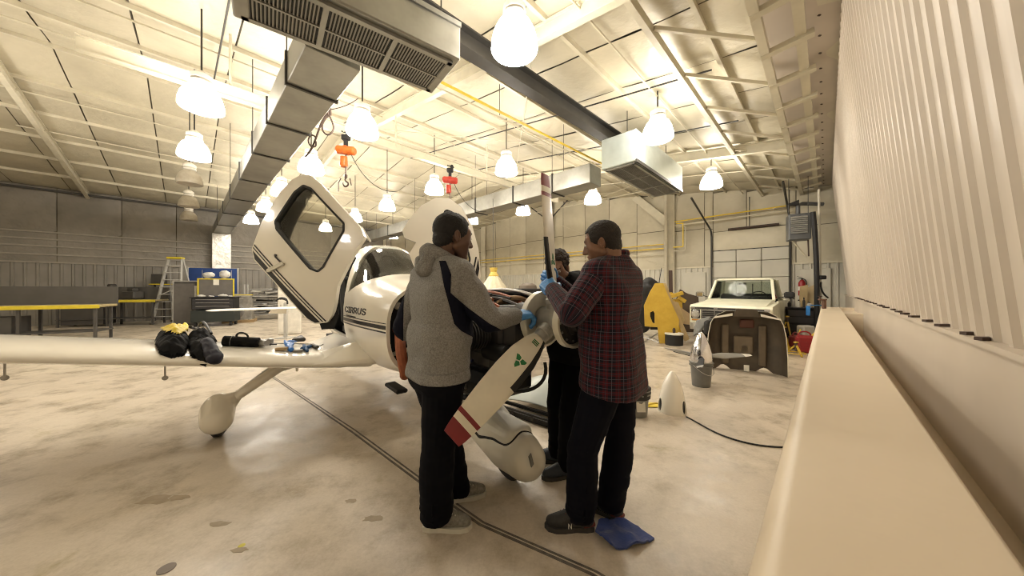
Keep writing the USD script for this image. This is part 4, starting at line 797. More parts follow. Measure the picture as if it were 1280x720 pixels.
b1 = gnd(796, 518); b1[2] = 0; t = Thing('bucket', 'grey bucket with black bag folded over its rim behind the plaid shirt', 'bucket', tuple(b1), 30); bucket(t, .125, .28, mat('steel_grey_pail', (.24, .24, .22), .4, metal=.3, scale=10))
t.part('bag_rim', bumpy(fine(lathe([(.115, .20), (.135, .19), (.142, .25), (.138, .295), (.125, .305), (.118, .29)], 26), .02), .008, 14, 3), M_BLK, smooth=40)
t.part('sticker', place(box(.09, .10, .002), (-.060, -.100, .12), (.86, -.5, 0), (.0, .1, 1)), mat('paper_white', (.75, .73, .66), .6))
c0 = gnd(840, 514); c0[2] = 0; sp = lathe([(0, 0), (.140, 0), (.141, .02), (.135, .10), (.118, .20), (.090, .30), (.055, .38), (.022, .43), (0, .445)], 40)
sp_m = man(sp)
t = Thing('spinner_cone', 'white pointed spinner cone with blade cut-outs standing on the floor', 'spinner', tuple(c0), 20)
cuts = [Manifold.cylinder(.3, .036, .036, 20).scale((1, 2.0, 1)).translate((0, 0, 0)).rotate((0, 0, 90)).rotate((0, 90, a)).translate((0, 0, .075)) for a in (-74, 160, 43)]
t.part('cone', sp_m - man(lathe([(0, -.01), (.130, -.01), (.125, .10), (.108, .20), (.08, .29), (.045, .36), (0, .40)], 40)) - union(cuts), M_PW, smooth=40)
t.part('inner_plate', lathe([(0, .002), (.126, .002), (.119, .13), (0, .13)], 30), M_BLK)
ry = gnd(818, 507); solo('yellow_cloth', bumpy(fine(box(.26, .14, .012, (ry[0], ry[1], .008), .004), .02), .006, 12), mat('yellow_cloth', (.68, .52, .06), .8, scale=20), 'crumpled yellow cloth on the floor between grey bucket and white cone', 'cloth')
# cable across the floor
P = [gnd(858, 522), gnd(880, 534), gnd(905, 546), gnd(940, 556), gnd(990, 560), gnd(1040, 558)]
P = np.array(P); P[:, 2] = .008; solo('floor_cable', tube(spline(P, 40), .007, 6), M_RUBBER, 'thin dark cable lying on the floor right of the white spinner cone', 'cable')
P = np.array([gnd(842, 440), gnd(858, 444), gnd(880, 452)]); P[:, 2] = .01; solo('floor_cable', tube(spline(P, 16), .010, 6), M_RUBBER, 'short dark cable on the floor near the cable drum', 'cable')
P = np.array([gnd(802, 503), gnd(810, 508), gnd(820, 506), gnd(826, 509)]); P[:, 2] = .02; solo('floor_cable', tube(spline(P, 16), .007, 6), mat('yellow_cord', (.6, .42, .04), .5), 'short yellow cord by the white cone', 'cable')

# ================================================================ right-hand corner
M_YPLY = mat('yellow_plywood', (.62, .42, .055), .6, scale=5, color2=(.52, .33, .035), bump=.15, bscale=40); M_PLY = mat('pale_plywood', (.50, .38, .20), .6, scale=4); M_CARD = mat('cardboard', (.42, .30, .16), .75, scale=4)
def slabpx(poly, Y, thick, tilt=0.0, n=None):
    """A board with a pixel outline standing in a plane facing the camera at depth Y."""
    nrm = np.array(n if n is not None else (-(np.mean([q[0] for q in poly]) - CX) / FPX * .7, -1, tilt), float); nrm /= np.linalg.norm(nrm); p0 = at(np.mean([q[0] for q in poly]), np.mean([q[1] for q in poly]), Y)
    up = Z - nrm * (Z @ nrm); up /= np.linalg.norm(up); rt = np.cross(up, nrm); O = np.array([0, 0, CAMH]); r2 = []
    for px, py in poly:
        r = np.array([(px - CX) / FPX, 1, (CY - py) / FPX]); k = ((p0 - O) @ nrm) / (r @ nrm); q = O + r * k - p0; r2.append((q @ rt, q @ up))
    m = prism(Polygon(r2).buffer(0), thick); return place(m, p0 - nrm * thick, rt, up)
yp = gnd(835, 430); yp[2] = 0; t = Thing('plywood_stand', 'yellow-painted plywood A-shaped stand with a hole, beside the truck', 'stand', tuple(yp))
face = slabpx([(806, 408), (805, 382), (812, 366), (819, 354), (829, 354), (836, 371), (849, 400), (846, 429.5), (824, 429.5), (822, 409)], 7.7, .04, -.05); c = slabpx([(815, 398), (815, 393), (819, 391), (821, 394), (821, 408), (818, 406)], 7.4, 1.0, -.05)
t.part('front_panel', man(face) - man(c), M_YPLY, world=True, smooth=False); t.part('side_panel', slabpx([(829, 354), (832, 354), (862, 424), (856, 427), (848, 404)], 7.72, .05, -.05), M_PLY, world=True, smooth=False)
t.part('inner_box', slabpx([(813, 388), (823, 388), (823, 412), (813, 412)], 7.85, .06, -.05), M_BLK, world=True, smooth=False); t.part('back_panel', slabpx([(822, 370), (836, 372), (858, 424), (830, 426)], 8.1, .04, -.05), M_YPLY, world=True, smooth=False)
solo('fallen_frame', cat(*[tube([gnd(a, b) + Z * .03 + Z * c_, gnd(d_, e_) + Z * .03 + Z * f], .018, 6) for a, b, c_, d_, e_, f in ((800, 426, .1, 824, 430, 0), (803, 430, 0, 822, 424, .12), (808, 423, .05, 826, 429, .02))]), M_ALU, 'tangle of thin metal tubes on the floor at the foot of the yellow stand', 'metal tubes')
cd = gnd(842.5, 431); t = Thing('cable_drum', 'squat black drum with a pale lid in front of the yellow stand', 'drum', (cd[0], cd[1], 0)); t.part('body', lathe([(0, 0), (.19, 0), (.195, .02), (.195, .24), (.18, .25), (0, .25)], 28), M_BLK); t.part('lid', lathe([(0, .25), (.205, .25), (.205, .275), (.19, .285), (0, .285)], 28), mat('paper_white', (.75, .73, .66), .6)); t.part('knob', lathe([(0, .285), (.03, .285), (.035, .36), (.015, .40), (0, .40)], 12), M_RUST)
solo('cardboard_box', slabpx([(842, 378), (862, 392), (862, 406), (850, 404)], 8.6, .4, .1), M_CARD, 'cardboard box leaning between the yellow stand and the truck', 'box', smooth=False)
solo('plywood_offcut', slabpx([(836, 375), (848, 378), (856, 400), (848, 420), (844, 400)], 8.3, .03), M_PLY, 'pale plywood offcut leaning behind the yellow stand', 'board', smooth=False)
solo('timber_scrap', cat(beam(at(838, 371, 8.9), at(853, 366, 8.9), .10, .09), beam(at(840, 366, 9), at(836, 376, 9), .08, .08), beam(at(848, 372, 9), at(856, 377, 9), .1, .1), beam(at(846, 374, 9.1), at(848, 425, 9.1), .2, .2)), M_YPLY, 'yellow timber scraps heaped on a crate left of the truck', 'timber', smooth=False)
solo('tarpaulin_heap', bumpy(fine(hullpts([at(842, 385, 9.8), at(850, 362, 9.9), at(872, 372, 9.9), at(878, 396, 9.8), at(878, 414, 9.8), at(842, 420, 9.8), at(850, 368, 11), at(878, 416, 11), at(842, 415, 11)]), .1), .06, 3), mat('brown_tarpaulin', (.085, .058, .04), .7, scale=4), 'dark brown tarpaulin heap behind and left of the truck bonnet', 'tarpaulin')
solo('leaning_plank', slabpx([(836, 338), (840.5, 338), (842, 412), (837, 412)], 10.2, .05), mat('dark_timber', (.06, .035, .025), .6), 'dark narrow plank leaning upright behind the yellow stand', 'plank', smooth=False)
solo('thin_rod', tube([at(821, 368, 10), at(827, 335, 10.2)], .014, 6), M_DSTEEL, 'thin dark rod standing beside the dark plank', 'rod')
solo('black_bag', organic([hulls((at(811, 352, 9.2), .14), (at(806, 362, 9.2), .2), (at(818, 356, 9.2), .12)), hulls((at(806, 362, 9.2), .24), (at(800, 395, 9.2), .22), (at(815, 395, 9.2), .2), (at(805, 411, 9.2), .12))], .05, 6, .03, 6), M_BLK, 'black covered heap standing behind the yellow stand', 'heap')
# things before the truck
solo('black_cover', organic([hulls((at(884, 404, 6.2), .06), (at(903, 400, 6.2), .07), (at(905, 412, 6.2), .06), (at(884, 414, 6.2), .06)), hulls((at(895, 398, 6.2), .04), (at(903, 420, 6.2), .05), (at(903, 441, 6.2), .06)), hulls((at(880, 440, 6.1), .08), (at(895, 446, 6.0), .09), (at(893, 434, 6.1), .09))], .03, 6, .012, 9), M_BLK, 'black moulded cover leaning on the left side of the brown cowling', 'cover')
solo('grey_cloth', organic([hulls((at(872, 402, 6.6), .03), (at(886, 398, 6.5), .04), (at(872, 416, 6.5), .035)), hulls((at(872, 402, 6.6), .03), (at(868, 418, 6.6), .03), (at(876, 414, 6.5), .03))], .03, 5, .012, 12), mat('grey_cloth', (.20, .20, .19), .7), 'grey plastic sheet draped over the truck bumper', 'sheet')
solo('white_crate', place(box(.30, .24, .10, b=.015), at(890, 427, 6.3), (1, -.2, 0), (.2, 1, 0)), mat('crate_white', (.66, .64, .58), .4), 'white tray lying between the truck bumper and the brown cowling', 'tray')
t = Thing('work_table', 'small dark table under the white tray', 'table', tuple(np.r_[at(890, 427, 6.3)[:2], 0])); t.part('table_top', place(box(.36, .3, .02), (0, 0, at(890, 427, 6.3)[2] - .062), (1, -.2, 0), (.2, 1, 0)), M_BLK)
for x in (-.14, .14):
    for y in (-.11, .11): t.part('leg', cyl((x, y, 0), (x, y, at(890, 427, 6.3)[2] - .07), .015), M_BLK)
# tool cart, extinguisher, cans, boards
tc = gnd(1001, 423); t = Thing('tool_cart', 'black tool cart in the corner below the fire extinguisher', 'tool cart', (tc[0], tc[1], 0), -35)
t.part('cabinet', box(.60, .40, .70, (0, 0, .45), .02), M_BLK); t.part('shelf', box(.66, .46, .03, (0, 0, .82), .008), mat('cart_trim', (.03, .03, .035), .35))
for z in (.3, .5, .68): t.part('drawer', box(.54, .02, .15, (0, -.205, z), .006), mat('cart_trim', (.03, .03, .035), .35))
for x in (-.25, .25):
    for y in (-.15, .15): t.part('castor', lathe([(0, -.02), (.05, -.02), (.05, .02), (0, .02)], 14, (x, y, .05), (1, 0, 0)), M_RUBBER)
cz = .835
for k_, (x, h, r, m, nm) in enumerate(((-.24, .16, .035, M_BLK, 'black spray bottle on the left of the black tool cart'), (-.14, .24, .03, M_ALU, 'metal flask on the black tool cart'), (-.04, .20, .035, mat('bottle_white', (.62, .6, .54), .4), 'white bottle in the middle of the black tool cart'), (.06, .26, .028, M_ENG, 'tall dark bottle on the black tool cart'), (.17, .14, .05, mat('bottle_white', (.62, .6, .54), .4), 'squat white jar at the right of the black tool cart'))):
    p = t.M @ np.r_[x, .02 * (k_ % 3 - 1), cz, 1]; q = Thing('bottle', nm, 'bottle', tuple(p[:3]), group=None); q.part('body', lathe([(0, 0), (r, 0), (r, h * .65), (r * .4, h * .8), (r * .4, h * .86), (0, h * .86)], 14), m); q.part('cap', lathe([(0, h * .86), (r * .5, h * .86), (r * .5, h), (0, h)], 12), M_BLK)
ex = hall(U1 - .2, .55, 1.35); t = Thing('fire_extinguisher', 'red fire extinguisher hanging on the wall right of the truck', 'fire extinguisher', tuple(ex))
t.part('cylinder', lathe([(0, -.24), (.085, -.24), (.09, -.2), (.09, .16), (.05, .24), (.03, .26), (0, .26)], 20), mat('extinguisher_red', (.30, .012, .015), .3)); t.part('valve', cat(box(.04, .03, .06, (0, 0, .29), .006), beam((-.02, 0, .33), (-.15, 0, .36), .03, .012), beam((-.02, 0, .30), (-.14, 0, .28), .03, .012)), M_BLK)
t.part('hose', tube(spline([(.03, 0, .29), (.11, 0, .25), (.12, -.02, .05), (.10, -.04, -.15)], 14), .012, 6), M_BLK); t.part('label_band', lathe([(.0905, -.08), (.0915, -.08), (.0915, .05), (.0905, .05)], 20), mat('paper_white', (.75, .73, .66), .6)); t.part('wall_bracket', beam((0, 0, 0), U * .12, .05, .05), M_DSTEEL)
for k_, (px, lean_, m, lb) in enumerate(((1004, 0, M_PLY, 'pale plywood board leaning against the corner wall, left of a pair'), (1012, .1, mat('birch_board', (.55, .44, .26), .6, scale=4), 'paler board leaning against the corner wall, right of a pair'))):
    solo('leaning_board', slabpx([(px - 4, 358 + 2 * k_), (px + 6, 356), (px + 4, 412), (px - 7, 412)], 8.75 + .06 * k_, .025), m, lb, 'board', smooth=False)
def jerry(px, py, m, lb, k=1.0, rz=-30):
    p = gnd(px, py); t = Thing('fuel_can', lb, 'fuel can', (p[0], p[1], 0), rz); t.part('body', box(.26 * k, .17 * k, .32 * k, (0, 0, .16 * k), .04 * k), m); t.part('handle', tube(spline([(-.09 * k, 0, .31 * k), (-.06 * k, 0, .37 * k), (.05 * k, 0, .37 * k), (.08 * k, 0, .31 * k)], 14), .014 * k, 6), m); t.part('spout', tube([(.09 * k, 0, .31 * k), (.13 * k, 0, .36 * k), (.2 * k, 0, .44 * k)], .016 * k, 8), M_YEL)
    t.part('rib', box(.20 * k, .174 * k, .04 * k, (0, 0, .12 * k), .01), m); t.part('rib', box(.20 * k, .174 * k, .04 * k, (0, 0, .21 * k), .01), m)
M_CAN = mat('fuel_can_red', (.28, .012, .018), .4); jerry(1006, 441, M_CAN, 'red fuel can on the floor nearest the cream beam', 1.15); jerry(994, 436, mat('fuel_can_dull_red', (.20, .02, .018), .5), 'dull red fuel can left of the nearest one', .95, 20)
wc = gnd(1007, 428); solo('white_crate', box(.3, .22, .42, (wc[0], wc[1], .21), .03), mat('crate_white', (.66, .64, .58), .4), 'white plastic tub behind the red fuel cans', 'tub')
def jackstand(px, py, lb, h=.42):
    p = gnd(px, py); t = Thing('jack_stand', lb, 'jack stand', (p[0], p[1], 0), 20); m = mat('jack_yellow', (.55, .38, .04), .5, scale=14)
    for a in range(3): t.part('leg', beam((.17 * math.cos(a * 2.09), .17 * math.sin(a * 2.09), .015), (.02 * math.cos(a * 2.09), .02 * math.sin(a * 2.09), h * .8), .03, .02), m)
    t.part('ring', tube([(.15 * math.cos(a), .15 * math.sin(a), .06) for a in np.linspace(0, 2 * math.pi, 18)], .010, 6), m); t.part('post', cyl((0, 0, h * .35), (0, 0, h), .022), M_RUST); t.part('saddle', box(.10, .05, .03, (0, 0, h + .012), .008), m)
jackstand(980, 437, 'rusty yellow jack stand right of the brown cowling, nearest', .48); jackstand(984, 427, 'taller yellow jack stand behind the nearest one', .62); jackstand(995, 445, 'small yellow jack stand before the red fuel cans', .26)
# clamp and blue tape on the far end of the cream beam
tp = at(1021, 382, 7.3); tp[2] = .95; solo('blue_tape', bumpy(fine(box(.26, .10, .014, (tp[0] + .02, tp[1], .957), .004), .02), .006, 20), mat('blue_masking_tape', (.02, .17, .48), .6, scale=20), 'crumpled blue masking tape on the far end of the cream beam', 'tape')
solo('blue_tape', box(.02, .10, .22, (tp[0] - .16, tp[1] + .04, .83), .006), mat('blue_masking_tape', (.02, .17, .48), .6, scale=20), 'strip of blue tape hanging over the far left edge of the beam', 'tape')
kp = at(1030, 388, 6.2); t = Thing('clamp', 'small rusty clamp standing on the cream beam by the blue tape', 'clamp', (kp[0], kp[1], .95)); t.part('jaw', cat(box(.06, .05, .16, (0, 0, .08), .008), box(.16, .04, .03, (-.03, 0, .175), .008)), mat('clamp_rust', (.16, .085, .06), .6, scale=20)); t.part('screw', tube([(-.08, 0, .10), (-.08, 0, .24)], .012, 8), M_CHAIN); t.part('handle', tube([(-.12, 0, .24), (-.04, 0, .24)], .008, 6), M_CHAIN)
# blue rag on the floor
rg = gnd(778, 668); A_ = []
P = Polygon([gnd(748, 655)[:2], gnd(765, 651)[:2], gnd(790, 656)[:2], gnd(818, 675)[:2], gnd(800, 686)[:2], gnd(766, 689)[:2], gnd(750, 676)[:2], gnd(744, 668)[:2]])
m = fine(prism(P, .012), .02); v = m.vertices; h = (meshkit.fbm(np.c_[v[:, :2] * 14, np.zeros(len(v))], 4, 5) - .42) * .10; v[:, 2] += np.clip(h, 0, .1) * np.clip(1 - 0, 0, 1); m.vertices = v
M_RAG = mat('blue_shop_rag', (.018, .045, .21), .75, scale=14, bump=.4, bscale=120, sheen=.2); solo('shop_rag', m, M_RAG, 'dark blue shop rag crumpled on the floor by the feet of the plaid-shirted man', 'rag', smooth=45)

# ================================================================ on the wing
M_JKT = mat('black_nylon', (.004, .004, .005), .75, scale=9, spec=.2, bump=.4, bscale=25, bdist=.02); M_BAGY = mat('yellow_nylon', (.70, .52, .02), .5, scale=9, bump=.2, bscale=25)
def wp(px, py, h): q = wing_top(px, py); return q + Z * h
def wing_z(x, y):
    q = PL.loc((x, y, 0)); a_y = abs(q[1]); c = WC(a_y); f = np.clip((WLE(a_y) - q[0]) / c, 0, 1); a = airfoil(c, .13); return WZ(a_y) + np.interp(f, -a[:14, 0] / c, a[:14, 1])
def crumple(outline, hmax, freq, seed, step=.011, lift=0.0, over=0.0):
    """Cloth heaped on the wing inside an outline: a closed crumpled height field over the wing's skin."""
    from shapely import prepare
    P = Polygon([wing_top(*q)[:2] for q in outline]).buffer(.012).buffer(-.004); x0, y0, x1, y1 = P.bounds; xs, ys = np.arange(x0 - step, x1 + step, step), np.arange(y0 - step, y1 + step, step); prepare(P)
    idx, top, bot = {}, [], []
    for i, x in enumerate(xs):
        for k, y in enumerate(ys):
            p = Point(x, y)
            if P.contains(p):
                e = min(P.exterior.distance(p) / (.30 * math.sqrt(P.area)), 1.0); n = meshkit.fbm(np.array([[x * freq, y * freq, seed * 3.1]]), 4, seed)[0]; rdg = abs(meshkit.noise(np.array([[x * freq * 1.3 + 9, y * freq * 1.3, seed]]), seed + 4)[0] - .5) * 2
                z = wing_z(x, y) + .003; q = PL.loc((x, y, 0)); drop = min(max(0, q[0] - WLE(abs(q[1])) + .03) * over, .07)
                h = lift + e ** .45 * hmax * (.25 + .95 * n + .35 * rdg); idx[i, k] = len(top); top.append((x, y, z + h - drop)); bot.append((x, y, z - drop))
    n = len(top); f = []; border = []
    for (i, k), a in idx.items():
        b, c, d = idx.get((i + 1, k)), idx.get((i + 1, k + 1)), idx.get((i, k + 1))
        if None not in (b, c, d): f += [(a, b, c), (a, c, d), (n + a, n + c, n + b), (n + a, n + d, n + c)]
    m = trimesh.Trimesh(np.array(top + bot), f, process=False); m.remove_unreferenced_vertices(); return m
t = Thing('rucksack', 'black and yellow soft bag lying on the wing at the left', 'bag', tuple(wp(218, 436, 0)))
t.part('body', crumple([(194, 432), (201, 426), (216, 424), (232, 426), (237, 433), (230, 437.5), (212, 438), (199, 437)], .17, 11, 3), M_JKT, world=True, smooth=60)
t.part('yellow_flap', crumple([(201, 427), (214, 427), (222, 424), (231, 416), (235, 419), (233, 429), (224, 434), (214, 433), (205, 431)], .09, 14, 8, .008, .10), M_BAGY, world=True, smooth=60)
t = Thing('jacket', 'crumpled black jacket draped over the wing leading edge', 'jacket', tuple(wp(255, 440, 0)))
t.part('body', crumple([(233, 430), (248, 424), (262, 426), (272, 433), (277, 440), (270, 441.5), (258, 440), (248, 439), (239, 437)], .16, 12, 5, over=.5), M_JKT, world=True, smooth=60)
t.part('sleeve', organic([hulls((wp(258, 436, .07), .05), (wp(268, 440, .045), .052)), hulls((wp(268, 440, .045), .052), (wp(269, 442, -.045), .035))], .012, 5, .016, 16, 5), mat('navy_nylon', (.006, .006, .02), .6), world=True, smooth=50)
t.part('strap', tube(spline([wp(238, 428, .14), wp(250, 425, .17), wp(258, 428, .16), wp(264, 434, .12)], 16), .012, 6), M_BLK, world=True)
a, b = wp(279, 432, .045), wp(324, 434, .045); t = Thing('tool_roll', 'black cylindrical case with a handle lying on the wing', 'case', tuple((a + b) / 2 - Z * .045))
t.part('tube', tube([a, a + (b - a) * .02, a + (b - a) * .98, b], [.040, .045, .045, .040], 18), M_JKT, world=True); t.part('band', tube([a + (b - a) * .22, a + (b - a) * .24], .0475, 18), mat('band_grey', (.14, .14, .14), .5), world=True); t.part('handle', tube(spline([a + (b - a) * .36 + Z * .042, a + (b - a) * .42 + Z * .075, a + (b - a) * .6 + Z * .075, a + (b - a) * .68 + Z * .042], 12), .009, 6), M_BLK, world=True)
a = wp(329, 434, .04); t = Thing('plastic_cup', 'small clear plastic cup lying beside the black case', 'cup', tuple(a - Z * .04)); t.part('body', place(lathe([(.028, -.045), (.038, .045), (.036, .045), (.026, -.043)], 20), a, (0, 0, 1), (.3, 1, 0)), mat('cloudy_plastic', (.30, .29, .27), .25), world=True); t.part('bag', bumpy(fine(lathe([(0, -.03), (.03, -.02), (.034, .02), (0, .03)], 12, a + [.02, .05, .01]), .012), .006, 30), mat('cloudy_plastic', (.30, .29, .27), .25), world=True)
solo('screwdriver', cat(tube([wp(334, 432, .014), wp(339, 432, .014)], .012, 8), tube([wp(339, 432, .012), wp(346, 432, .012)], .006, 6)), M_BLK, 'small black screwdriver on the wing right of the clear cup', 'screwdriver')
solo('work_glove', organic([hulls((wp(357, 431, .02), .016), (wp(364, 440, .02), .022), (wp(362, 443, .02), .016)), hulls((wp(356, 428, .02), .012), (wp(359, 433, .02), .014)), hulls((wp(361, 430, .03), .014), (wp(370, 429, .02), .012)), hulls((wp(366, 432, .02), .013), (wp(361, 437, .02), .016))], .01, 4, .006, 30), mat('nitrile_blue', (.015, .16, .55), .4, scale=20), 'crumpled light blue glove on the wing, left of the darker one', 'glove')
solo('work_glove', organic([hulls((wp(378, 438, .02), .018), (wp(388, 443, .015), .016)), hulls((wp(380, 434, .02), .014), (wp(384, 441, .02), .016))], .01, 4, .006, 30), mat('rag_blue_grey', (.02, .08, .20), .6, scale=20), 'dark blue glove on the wing next to the fuselage', 'glove')
solo('tan_box', place(box(.10, .06, .03, b=.006), wp(352, 438, .018), (.9, .3, 0), (-.3, .9, 0)), mat('cardboard', (.42, .30, .16), .75), 'small tan carton under the light blue glove on the wing', 'carton'); solo('tan_box', place(box(.09, .05, .022, b=.006), wp(372, 440, .014), (.9, .3, 0), (-.3, .9, 0)), mat('grey_plastic', (.25, .24, .22), .5), 'small grey box between the two blue gloves', 'box')
solo('grease_gun', organic([hulls((wp(368, 428, .03), .028), (wp(379, 427, .03), .03), (wp(376, 424, .04), .02))], .012, 4, .003, 20), mat('dark_grey_tool', (.04, .04, .04), .5), 'dark grey rounded tool on the wing behind the blue gloves', 'tool')
solo('grease_gun', cat(tri(bone(wp(391, 434, .022), .018, wp(396, 437, .022), .02)), tube([wp(396, 437, .02), wp(404, 445, .03)], .004, 5)), mat('dark_olive', (.05, .05, .035), .5), 'small dark tool with a rod leaning on the wing root', 'tool')
# ================================================================ along the left wall
M_FIB = mat('ladder_grey', (.42, .41, .38), .5, scale=4); M_YELP = mat('yellow_paint', (.62, .50, .03), .5, scale=8); M_CAB = mat('dark_cabinet_grey', (.07, .065, .06), .5, scale=4); M_BLUE = mat('blue_panel', (.015, .05, .20), .5, scale=3); M_GREYM = mat('mesh_grey', (.13, .12, .11), .6, scale=5)
lp = gnd(208, 405); t = Thing('step_ladder', 'grey step ladder with yellow top standing before the left wall', 'ladder', (lp[0], lp[1], 0), 22); HL = 2.5
for s in (-1, 1):
    t.part('rail', beam((s * .40, 0, .02), (s * .20, .55, HL), .05, .08), M_FIB); t.part('rear_rail', beam((s * .40, 1.25, .02), (s * .20, .62, HL), .04, .06), M_FIB); t.part('foot', box(.09, .12, .04, (s * .40, 0, .02), .01), M_RUBBER); t.part('foot', box(.09, .12, .04, (s * .40, 1.25, .02), .01), M_RUBBER)
for k_ in range(1, 9): f = k_ / 9; t.part('step', box(.78 - .40 * f, .10, .03, (0, .55 * f, HL * f), .006), M_FIB)
for k_ in (2, 5): f = k_ / 8; t.part('cross_bar', box(.78 - .38 * f, .03, .03, (0, 1.25 - .63 * f, HL * f)), M_FIB)
t.part('top_cap', box(.46, .26, .08, (0, .58, HL + .02), .02), M_YELP)
for s in (-1, 1): t.part('knee_brace', beam((s * .33, .2, 1.05), (0, .24, 1.25), .02, .03), M_FIB)
c = gnd(231, 407); t = Thing('tall_cabinet', 'tall dark open cabinet with pale frame behind the step ladder', 'cabinet', (c[0], c[1], 0), 15)
t.part('body', box(.72, .7, 1.55, (.0, .4, .80), .02), M_CAB); t.part('frame', cat(beam((-.36, .04, 0), (-.36, .04, 1.62), .03, .03), beam((.36, .04, 0), (.36, .04, 1.62), .03, .03), beam((-.36, .04, 1.6), (.36, .04, 1.6), .03, .03)), M_FIB); t.part('edge_sheet', box(.07, .02, 1.3, (.30, .03, .78), .005), mat('pale_sheet_edge', (.45, .43, .39), .5, bump=.3, bscale=8)); t.part('door', box(.62, .02, 1.45, (-.03, .04, .78), .006), M_GREYM)
c = gnd(266, 408); t = Thing('tool_chest', 'black roller tool chest with a yellow-framed pegboard behind it', 'tool chest', (c[0], c[1], 0), 25)
t.part('lower_cabinet', box(1.20, .62, .42, (0, .3, .36), .02), mat('chest_green_black', (.022, .028, .026), .45)); t.part('upper_cabinet', box(1.16, .58, .42, (0, .3, .80), .02), M_BLK); t.part('work_surface', box(1.24, .64, .03, (0, .3, 1.02), .008), M_BLK)
for z in (.68, .80, .92): d_ = t.part('drawer', box(1.08, .02, .10, (0, .0, z), .005), mat('cart_trim', (.03, .03, .035), .35)); t.part('pull', box(.9, .02, .012, (0, -.015, z + .03)), M_ALU, parent=d_)
for x in (-.48, .48):
    for y in (.06, .54): t.part('castor', lathe([(0, -.03), (.075, -.03), (.075, .03), (0, .03)], 16, (x, y, .076), (1, 0, 0)), M_RUBBER)
t.part('pegboard', box(1.0, .03, .62, (-.08, .56, 1.36), .005), M_GREYM); t.part('pegboard_frame', cat(beam((-.58, .54, 1.68), (.42, .54, 1.68), .04, .04), beam((-.58, .54, 1.04), (-.58, .54, 1.70), .04, .04), beam((.42, .54, 1.04), (.42, .54, 1.70), .04, .04)), M_YELP); t.part('paper_note', box(.16, .006, .20, (-.08, .535, 1.56)), mat('paper_white', (.75, .73, .66), .6))
T0 = t
for k_, (x, y, s, lb) in enumerate(((-.4, .25, .10, 'white crumpled rag at the left end of the black tool chest top'), (-.1, .2, .07, 'pale small parts in the middle of the tool chest top'), (.2, .25, .12, 'white crumpled rag at the right of the tool chest top'), (.42, .2, .06, 'pale small parts at the right end of the tool chest top'))):
    p = (T0.M @ np.r_[x, y, 1.035 + s * .3, 1])[:3]; solo('white_rag', bumpy(fine(tri(sph(p, s, 16).translate(tuple(-p)).scale((1.4, .8, .45)).translate(tuple(p))), .03), .03, 14, k_), mat('rag_white', (.60, .59, .56), .7), lb, 'rag' if k_ % 2 == 0 else 'small parts')
for k_, (x, lb) in enumerate(((-.30, 'white plastic bag on the left of the pegboard top'), (.16, 'white plastic bag with a dark side on the right of the pegboard top'))):
    p = (T0.M @ np.r_[x, .56, 1.82 + .03 * k_, 1])[:3]; solo('plastic_bag', bumpy(fine(tri(sph((0, 0, 0), .16, 16).scale((1.2, .7, .75 + .2 * k_)).translate(tuple(p))), .04), .04, 9, k_ + 3), mat('rag_white', (.60, .59, .56), .7), lb, 'bag')
c = gnd(268, 404); t = Thing('partition_panel', 'dark blue partition panel behind the tool chest under the duct', 'panel', tuple(hall(0, 0, 0) + np.array([at(267, 360, 13.4)[0], 13.4, 0])), 20)
t.part('panel', box(1.62, .05, 2.15, (0, 0, 1.1), .01), M_BLUE); t.part('post', box(.05, .07, 2.2, (.83, 0, 1.1)), M_FIB); t.part('post', box(.05, .07, 2.2, (-.83, 0, 1.1)), M_FIB); t.part('foot', box(.1, .6, .05, (.75, 0, .025)), M_FIB); t.part('foot', box(.1, .6, .05, (-.75, 0, .025)), M_FIB)
for x in (-.35, .62): t.part('rod', cyl((x, -.05, .9), (x, -.05, 2.1), .008, n=6), M_FIB)
# long benches with yellow edges
def bench(px, py, L, rz, lb, h=.92):
    p = gnd(px, py); t = Thing('workbench', lb, 'workbench', (p[0], p[1], 0), rz); t.part('bench_top', box(L, .8, .06, (0, .4, h - .03), .01), mat('bench_top_tan', (.40, .33, .17), .6)); t.part('edge_strip', box(L, .03, .09, (0, -.015, h - .04), .006), M_YELP)
    for x in (-L / 2 + .1, 0, L / 2 - .1):
        for y in (.06, .74): t.part('leg', box(.05, .05, h - .06, (x, y, (h - .06) / 2)), M_CAB)
    t.part('lower_shelf', box(L - .1, .7, .03, (0, .4, .25)), M_CAB); t.part('cabinet', box(L * .4, .6, .6, (-L * .25, .42, .36), .01), M_CAB); t.part('back_board', box(L, .04, .5, (0, .82, h + .22)), M_CAB)
    return t
bench(132, 408, 2.6, 22, 'workbench with a bright yellow front edge left of the ladder'); bench(20, 432, 2.6, 30, 'workbench with a yellow front edge farthest to the left')
for k_, (px, w_, h, lb) in enumerate(((166, .5, .30, 'dark machine standing on the back of the yellow-edged bench'), (140, .35, .45, 'dark drum on the yellow-edged bench by the left edge'))):
    p = at(px, 360, 12.0); z = .94 if k_ < 2 else 0; solo('machine', cat(box(w_, .35, h, (p[0], 12.0 + (0 if k_ < 2 else .3), z + h / 2), .04), box(w_ * .5, .2, .12, (p[0], 12.0 + (0 if k_ < 2 else .3), z + h + .05), .03)), M_CAB, lb, 'machine')
c = at(181, 384, 12.4); t = Thing('small_shelf', 'dark wall shelf with a yellow lip above the bench left of the ladder', 'shelf', (c[0], 13.2, 1.5), 18); t.part('board', box(1.0, .3, .04, (0, 0, 0)), M_YELP); t.part('upright', box(.05, .05, 1.5, (-.45, .1, -.75)), M_CAB); t.part('upright', box(.05, .05, 1.5, (.45, .1, -.75)), M_CAB); t.part('carton', box(.4, .25, .4, (-.25, .0, .22), .02), M_CAB)
